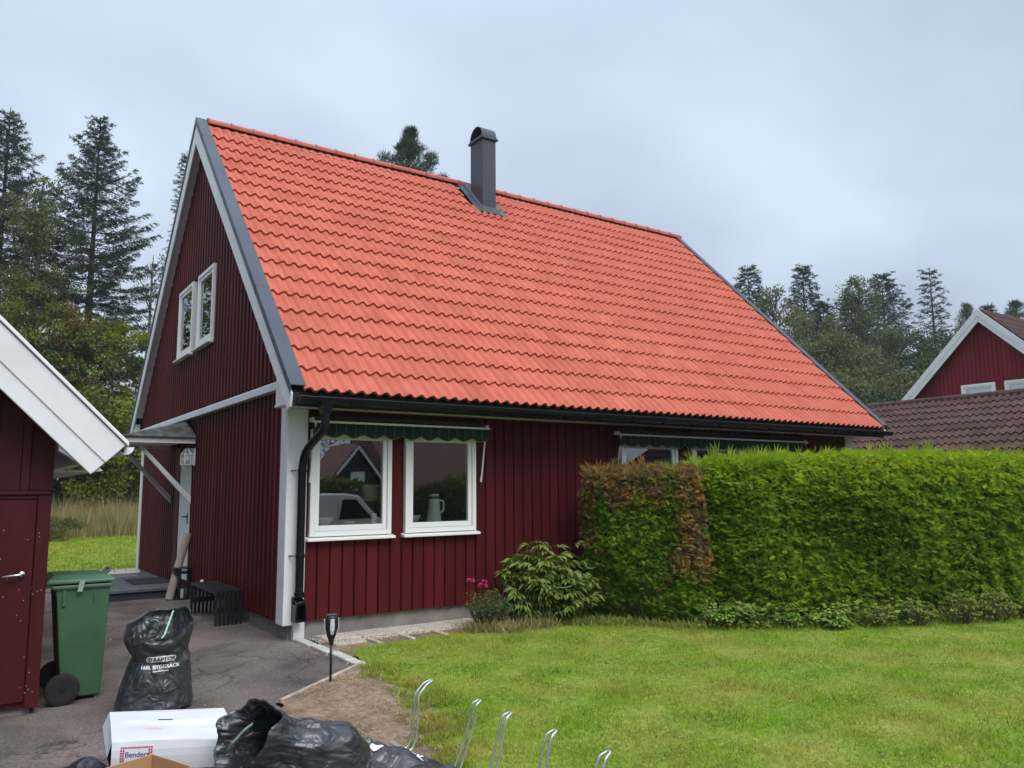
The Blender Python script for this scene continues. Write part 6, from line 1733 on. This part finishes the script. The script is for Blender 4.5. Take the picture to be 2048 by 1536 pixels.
def leafy(label, x, y, h, rx, mat, z0=.25, clumps=60, per=170, cl=(.5, 1.0), leaf=(.10, .17), group='leafy trees beyond the garden', name='leafy_tree', bark='trunk', top=1.0, droop=0.0, mats=None, ry=None, wf=.6, tr=.010):
    """crown of many leaf clumps on limbs, with gaps between them"""
    t = thing(name, label, 'tree', (x, y, 0), group)
    C, D_, MI, limbs = [], [], [], []
    zc0 = h * z0
    ry = ry or rx
    for k in range(clumps):
        u = random.random() ** .8
        zz = zc0 + (h - zc0) * u * .97
        prof_ = sqrt(max(0.02, 1 - abs((u - .38) / .66) ** 2.2)) if u > .38 else .55 + .45 * (u / .38)
        a = random.uniform(0, 2 * pi); rr = sqrt(random.random()) * prof_
        c = np.array([x + rx * rr * cos(a), y + ry * rr * sin(a), zz])
        rc = random.uniform(*cl) * (1.1 - .45 * u)
        n = int(per * (rc / cl[1]) ** 1.6)
        P = rand_unit(n) * (rng.uniform(0, 1, (n, 1)) ** .45) * rc
        P[:, 2] *= .72; P[:, 2] -= droop * np.hypot(P[:, 0], P[:, 1])
        d = P / np.maximum(np.linalg.norm(P, axis=1, keepdims=True), 1e-5) * .6 + rng.normal(0, .6, (n, 3)); d[:, 2] -= .25 + droop
        C.append(P + c); D_.append(d)
        if mats: MI.append(np.full(n, random.choices(range(len(mats)), weights=[3] + [1] * (len(mats) - 1))[0]))
        zb_ = max(zc0 * .6, zz - rx * random.uniform(.5, 1.0) * rr - .4)
        if k % 2 == 0: limbs.append([(x, y, zb_), (x + rx * rr * .55 * cos(a), y + ry * rr * .55 * sin(a), zb_ + (zz - zb_) * .7), tuple(c)])
    C = np.concatenate(C); D_ = np.concatenate(D_); n = len(C)
    lf = rng.uniform(*leaf, n)
    V, F = leaf_tris(C, D_, lf, lf * wf)
    np_object('crown', V, F, mats or mat, t, mi=np.concatenate(MI) if mats else None)
    trunk(t, x, y, h * .93, h * tr + .03, bark, (random.gauss(0, .2), random.gauss(0, .2)), limbs)
    return t
def pine(label, x, y, h, rx, z0=.45, mat='pine_needle', clumps=60, per=150, group='pines beyond the garden', cl=(.45, .85)):
    t = thing('pine_tree', label, 'tree', (x, y, 0), group)
    C, D_, limbs = [], [], []
    for k in range(clumps):
        u = random.random(); zz = h * (z0 + (1 - z0) * u) * .985
        pr = (1 - u) ** .62 * (.55 + .45 * min(1, u * 5)) * (.8 + .35 * sin(u * 23 + x))
        a = random.uniform(0, 2 * pi); rr = pr * (random.random() ** .45)
        c = np.array([x + rx * rr * cos(a), y + rx * rr * sin(a), zz + rr * rx * .25])
        rc = random.uniform(*cl) * (1 - .6 * u); n = int(per * (rc / cl[1]) ** 1.15)
        P = rand_unit(n) * rng.uniform(.05, 1, (n, 1)) ** .6 * rc; P[:, 2] *= .65
        d = P / np.maximum(np.linalg.norm(P, axis=1, keepdims=True), 1e-4) * .6 + np.array([0, 0, .75]) + rng.normal(0, .35, (n, 3))
        C.append(P + c); D_.append(d)
        limbs.append([(x, y, zz - .5 * rr * rx), (x + .5 * rx * rr * cos(a), y + .5 * rx * rr * sin(a), zz - .1 * rx * rr), tuple(c)])
    C = np.concatenate(C); D_ = np.concatenate(D_)
    V, F = needle_tris(C, D_, rng.uniform(.14, .30, len(C)), rng.uniform(.03, .055, len(C)))
    np_object('crown', V, F, mat, t)
    trunk(t, x, y, h * .97, h * .011, 'trunk', (0, 0), limbs)
    return t

# --- left wood
x, y = at(168, 45); spruce('tall dark spruce with spreading layered branches, left of the gable', x, y, top_z(168, 226, 45), 3.7, dens=4.6, power=1.0, ts=1.15, open_=1.1, sat=.42)
x, y = at(-22, 46); spruce('tall spruce cut off by the left edge of the picture', x, y, top_z(-22, 205, 46), 3.5, dens=4.6, power=1.0, ts=1.15, open_=1.1, sat=.42)
x, y = at(352, 50); spruce('slim spruce whose branch tips show just left of the gable', x, y, top_z(368, 300, 50), 2.2, dens=2.4)
x, y = at(55, 43); leafy('tall birch with hanging twigs at the far left', x, y, top_z(40, 330, 43), 2.3, None, .12, 170, 280, (.45, .85), (.09, .15), bark='birch_bark', droop=.5, mats=['birch_leaf', 'far_leaf_dark'], name='birch_tree', group='birches beyond the garden')
x, y = at(292, 47); leafy('pale airy birch beside the white barge board', x, y, top_z(285, 468, 47), 2.3, None, .10, 75, 190, (.4, .8), (.09, .14), bark='birch_bark', droop=.4, mats=['far_leaf', 'birch_leaf'], name='birch_tree', group='birches beyond the garden')
x, y = at(150, 42); leafy('brownish autumn tree in front of the tall spruce', x, y, top_z(150, 600, 42), 1.7, None, .12, 85, 220, (.4, .75), (.10, .16), mats=['autumn_leaf', 'maple_leaf', 'birch_leaf'])
x, y = at(225, 41); leafy('yellow-green maple over the garage eave', x, y, top_z(225, 640, 41), 2.6, None, .12, 170, 230, (.4, .8), (.12, .19), mats=['maple_leaf', 'maple_leaf', 'birch_leaf'], wf=.75)
x, y = at(60, 42); leafy('green broadleaf tree above the garage roof', x, y, top_z(80, 560, 42), 2.1, None, .12, 140, 260, (.4, .85), (.10, .17), mats=['birch_leaf', 'maple_leaf', 'far_leaf_dark'])
x, y = at(120, 54); leafy('dark broadleaf tree deep in the left wood', x, y, 7.5, 3.2, 'under_leaf', .05, 80, 190, (.7, 1.2), (.14, .22))
x, y = at(270, 56); leafy('dark broadleaf tree behind the pale birch', x, y, 6.5, 2.8, 'under_leaf', .05, 70, 190, (.7, 1.2), (.14, .22))
x, y = at(20, 56); leafy('dark broadleaf tree behind the far left birch', x, y, 9.0, 3.2, 'far_leaf_dark', .05, 80, 190, (.7, 1.2), (.14, .22))
for px, D, h, r, lab in ((130, 43, 4.4, 1.8, 'dark undergrowth bush behind the meadow, left of the maple trunk'), (185, 44, 4.0, 1.7, 'dark undergrowth bush under the maple'), (245, 43, 4.4, 1.7, 'dark undergrowth bush beside the house corner'), (285, 45, 5.0, 1.8, 'dark undergrowth bush behind the house corner')):
    x, y = at(px, D); leafy(lab, x, y, h, r, 'under_leaf', .02, 40, 190, (.4, .7), (.10, .16), group='undergrowth bushes at the wood edge', name='bush')
x, y = at(120, 32); leafy('low clipped green shrub at the meadow edge', x, y, .75, 1.3, 'birch_leaf', .02, 26, 200, (.2, .35), (.06, .09), group='undergrowth bushes at the wood edge', name='bush')
for x, y, h, lab in ((-7.5, 30, 15, 'middle'), (-5.5, 25, 11, 'nearest and lowest'), (-11, 34, 18, 'farthest and tallest')):
    leafy(lab + ' broadleaf tree beyond the garage, mirrored in the gable windows', x, y, h, 2.6, 'birch_leaf', .05, 110, 200, (.6, 1.1), (.15, .22), group='trees beyond the garage')
# --- behind the roof
x, y = at(815, 38); pine('pine standing behind the ridge, left of the chimney', x, y, top_z(808, 250, 38), 3.6, .42, clumps=300, per=300)
x, y = at(882, 40); pine('small pine top beside the larger pine behind the ridge', x, y, top_z(880, 345, 40), 2.0, .5, clumps=110, per=260)
x, y = at(1256, 48); pine('pine tip just above the right part of the ridge', x, y, top_z(1256, 450, 48), 1.7, .6, clumps=60, per=200)
# --- right wood
R_ = [('spruce', 1507, 528, 62, 3.4, 'tall conifer next to the right verge of the roof'), ('spruce', 1618, 526, 66, 3.0, 'dark spruce with a broad tip, second tall tree from the roof'),
      ('spruce', 1655, 600, 66, 2.6, 'conifer leaning on the dark spruce beyond the roof'), ('spruce', 1778, 548, 70, 4.6, 'broad dark conifer in the middle of the right wood'),
      ('spruce', 1712, 590, 68, 3.0, 'narrow conifer left of the broad dark conifer'), ('spruce2', 1877, 535, 64, 1.7, 'thin sparse spruce standing above the neighbour roof'),
      ('pine', 1945, 602, 72, 1.8, 'small pine left of the neighbour gable tip'), ('spruce', 1990, 602, 70, 1.2, 'small spruce tip above the neighbour gable'), ('pine', 2045, 598, 70, 2.2, 'pine at the right edge above the neighbour roof')]
for kind, px, py, D, r, lab in R_:
    x, y = at(px, D); h = top_z(px, py, D)
    if kind == 'pine': pine(lab, x, y, h, r * 1.55, .22, 'pine_needle', 300, 190, group='conifers in the right wood', cl=(.45, .95))
    elif kind == 'spruce': spruce(lab, x, y, h, r, 'spruce_far', 2.2, group='conifers in the right wood', ts=1.7, power=.62, open_=1.15)
    else: spruce(lab, x, y, h, r, 'spruce_far', 2.0, .25, group='conifers in the right wood', power=.45, open_=1.7, ts=1.5)
RL = [(1560, 572, 58, 2.6, 'far_leaf', 'olive birch just right of the roof verge'), (1640, 620, 54, 2.4, 'far_leaf', 'pale olive tree below the dark spruce'), (1600, 690, 52, 2.6, 'far_leaf', 'drooping olive birch beside the roof edge'),
      (1665, 660, 50, 2.8, 'far_leaf', 'large olive birch at the lower roof edge'), (1730, 545, 66, 2.6, 'far_leaf_dark', 'thin airy birch top beside the broad dark conifer'), (1740, 690, 52, 2.8, 'far_leaf', 'rounded olive tree in the middle of the right wood'),
      (1800, 650, 58, 3.0, 'far_leaf_dark', 'dull green tree below the broad dark conifer'), (1810, 745, 46, 2.6, 'far_leaf', 'bushy olive tree left of the neighbour barge board'), (1860, 665, 60, 3.2, 'far_leaf_dark', 'dark green tree behind the neighbour roof'),
      (1910, 655, 62, 2.8, 'far_leaf_dark', 'green tree beside the neighbour gable'), (1700, 760, 44, 2.4, 'far_leaf', 'low olive tree close behind the roof corner'), (1545, 650, 60, 2.8, 'far_leaf_dark', 'dark tree partly hidden by the roof verge'),
      (1760, 790, 42, 2.2, 'far_leaf_dark', 'low dark bushy tree above the brown roof'), (1990, 640, 66, 3.2, 'far_leaf_dark', 'dark tree behind the neighbour ridge')]
for px, py, D, r, mt, lab in RL:
    x, y = at(px, D); leafy(lab, x, y, top_z(px, py - 6, D), r, mt, .06, 150, 190, (.6, 1.1), (.13, .22), group='leafy trees in the right wood', droop=.35 if mt == 'far_leaf' else .1)

# ==================================================================== STREET SIDE BEHIND THE CAMERA (seen in the window panes)
VZ = -0.425; VY = -13.2
t = thing('parked_van', 'white panel van parked on the street, mirrored in the first window', 'van', (5.2, VY, VZ))
def vx(x_): return 2.75 + x_
side = [(0.0, .35), (0.0, 1.80), (.08, 1.93), (.3, 1.97), (3.2, 1.97), (3.55, 1.90), (4.15, 1.28), (4.75, 1.02), (4.92, .82), (4.92, .35)]
b = MB(); b.prism([(vx(a), VY - .9, VZ + z_) for a, z_ in side], (0, 1.8, 0)); body = b.build('body', 'van_white', t, bevel=.06, seg=3)
b = MB(); b.prism([(vx(2.95), VY + .905, VZ + 1.25), (vx(3.05), VY + .905, VZ + 1.80), (vx(3.45), VY + .905, VZ + 1.80), (vx(3.95), VY + .905, VZ + 1.27)], (0, .006, 0)); b.build('side_window', 'car_glass', t)
b = MB(); b.hexa([(vx(3.60), VY - .8, VZ + 1.89), (vx(4.16), VY - .8, VZ + 1.31), (vx(4.16), VY + .8, VZ + 1.31), (vx(3.60), VY + .8, VZ + 1.89), (vx(3.63), VY - .78, VZ + 1.92), (vx(4.19), VY - .78, VZ + 1.33), (vx(4.19), VY + .78, VZ + 1.33), (vx(3.63), VY + .78, VZ + 1.92)]); b.build('windscreen', 'car_glass', t)
for xx in (0.85, 4.0):
    for yy in (VY - .9, VY + .68):
        b = MB(); b.lathe((vx(xx), yy, VZ + .34), [(0.0, 0), (.33, 0), (.34, .03), (.34, .19), (.33, .22), (0, .22)], 24, axis='y'); w_ = b.build('wheel', 'tyre', t)
        b = MB(); b.lathe((vx(xx), yy + .215, VZ + .34), [(0.2, 0), (.19, .012), (0, .012)], 20, axis='y'); b.build('rim', 'galvanised', w_)
b = MB(); b.box(vx(0.0) + .3, vx(4.6), VY - .85, VY + .85, VZ + .24, VZ + .36); b.build('underbody', 'black_plastic', t)
b = MB(); b.box(vx(1.2), vx(3.9), VY + .9, VY + .915, VZ + .62, VZ + .68); b.box(vx(2.0), vx(2.012), VY + .9, VY + .906, VZ + .7, VZ + 1.85); b.box(vx(2.92), vx(2.93), VY + .9, VY + .906, VZ + .45, VZ + 1.85); b.build('trim_strip', 'black_plastic', t)
b = MB(); b.add([(vx(1.9) + .75 * k / 10 - 1.1, VY + .907, VZ + 1.45 + .22 * sin(pi * k / 10)) for k in range(11)] + [(vx(1.9) + .75 * k / 10 - 1.1, VY + .907, VZ + 1.40 + .12 * sin(pi * k / 10)) for k in range(10, -1, -1)], [tuple(range(22))]); b.build('red_emblem', 'print_red', t)
t = thing('street_hedge', 'dark green hedge across the street, mirrored in the windows', 'hedge', (4, -20, -.44))
n = 26000; p = rng.uniform((-10, -21.6, -.4), (34, -19.8, 2.2), (n, 3)); p[:, 2] = np.minimum(p[:, 2], 2.0 + .5 * np.sin(p[:, 0] * .7) * np.cos(p[:, 0] * .23)); p[:, 1] = -19.8 - rng.uniform(0, 1, n) ** 3 * 1.2
V, F = leaf_tris(p, rand_unit(n) + np.array([0, .5, .1]), rng.uniform(.18, .34, n), rng.uniform(.10, .18, n)); np_object('foliage', V, F, 'birch_leaf', t)
b = MB(); b.box(-10, 34, -21.8, -20.2, -.44, 1.6); b.build('blocking_core', 'hedge_core', t)  # dark box added behind the foliage to block light
t = thing('street_house', 'red-roofed house across the street, mirrored in the first window', 'house', (13, -34, -.44))
b = MB(); b.box(6, 34, -42, -33, -.44, 2.2); b.prism([(13.2, -31.2, -.44), (15.6, -31.2, -.44), (15.6, -31.2, 2.3), (14.4, -31.2, 3.8), (13.2, -31.2, 2.3)], (0, -2, 0)); b.build('wall', 'black_wood', t)
b = MB(); b.prism([(17.4, -32.4, 1.9), (17.4, -37.5, 6.0), (17.4, -42.6, 1.9)], (9.5, 0, 0)); b.prism([(5.0, -32.4, 1.8), (5.0, -37.5, 3.1), (5.0, -42.6, 1.8)], (12.3, 0, 0)); b.build('roof', 'red_roof_far', t)
for s_ in (-1, 1):
    b = MB(); b.prism([(14.4, -30.9, 4.1), (14.4 + s_ * 1.6, -30.9, 2.05), (14.4 + s_ * 1.6, -30.9, 1.85), (14.4, -30.9, 3.88)], (0, .05, 0)); b.build('barge_board', 'white_paint', t)
    b = MB(); b.prism([(14.4, -30.85, 4.2), (14.4 + s_ * 1.7, -30.85, 2.05), (14.4 + s_ * 1.7, -30.85, 1.95), (14.4, -30.85, 4.08)], (0, -4, 0)); b.build('porch_roof', 'red_roof_far', t)
b = MB(); b.box(14.1, 14.9, -31.2, -31.14, -.3, 2.6); b.build('door', 'white_paint', t)
SL = ['behind the left end of the street house', 'behind the porch of the street house', 'behind the right end of the street house', 'far right of the street house', 'left of the street house']
for k_, (px_, y_, h) in enumerate(((6, -50, 7), (11, -55, 8.5), (24, -52, 9), (35, -48, 11), (0, -50, 8))):
    leafy('broadleaf tree ' + SL[k_] + ', mirrored in the windows', px_, y_, h, 3.5, 'far_leaf_dark', .1, 45, 130, (.9, 1.5), (.2, .32), group='trees across the street')

# ==================================================================== AIR
m = bpy.data.materials.new('haze'); m.use_nodes = True
tr_ = m.node_tree; tr_.nodes.clear()
vo = tr_.nodes.new('ShaderNodeVolumePrincipled'); vo.inputs['Color'].default_value = (0.80, 0.86, 0.93, 1); vo.inputs['Density'].default_value = 0.0006; vo.inputs['Anisotropy'].default_value = 0.2
ou = tr_.nodes.new('ShaderNodeOutputMaterial'); tr_.links.new(vo.outputs[0], ou.inputs['Volume'])
MATS['haze'] = m
b = MB(); b.box(-60, 90, -75, 95, -1.5, 40); tag(b.build('haze', 'haze'), 'thin damp haze in the air', 'haze', None, 'stuff')
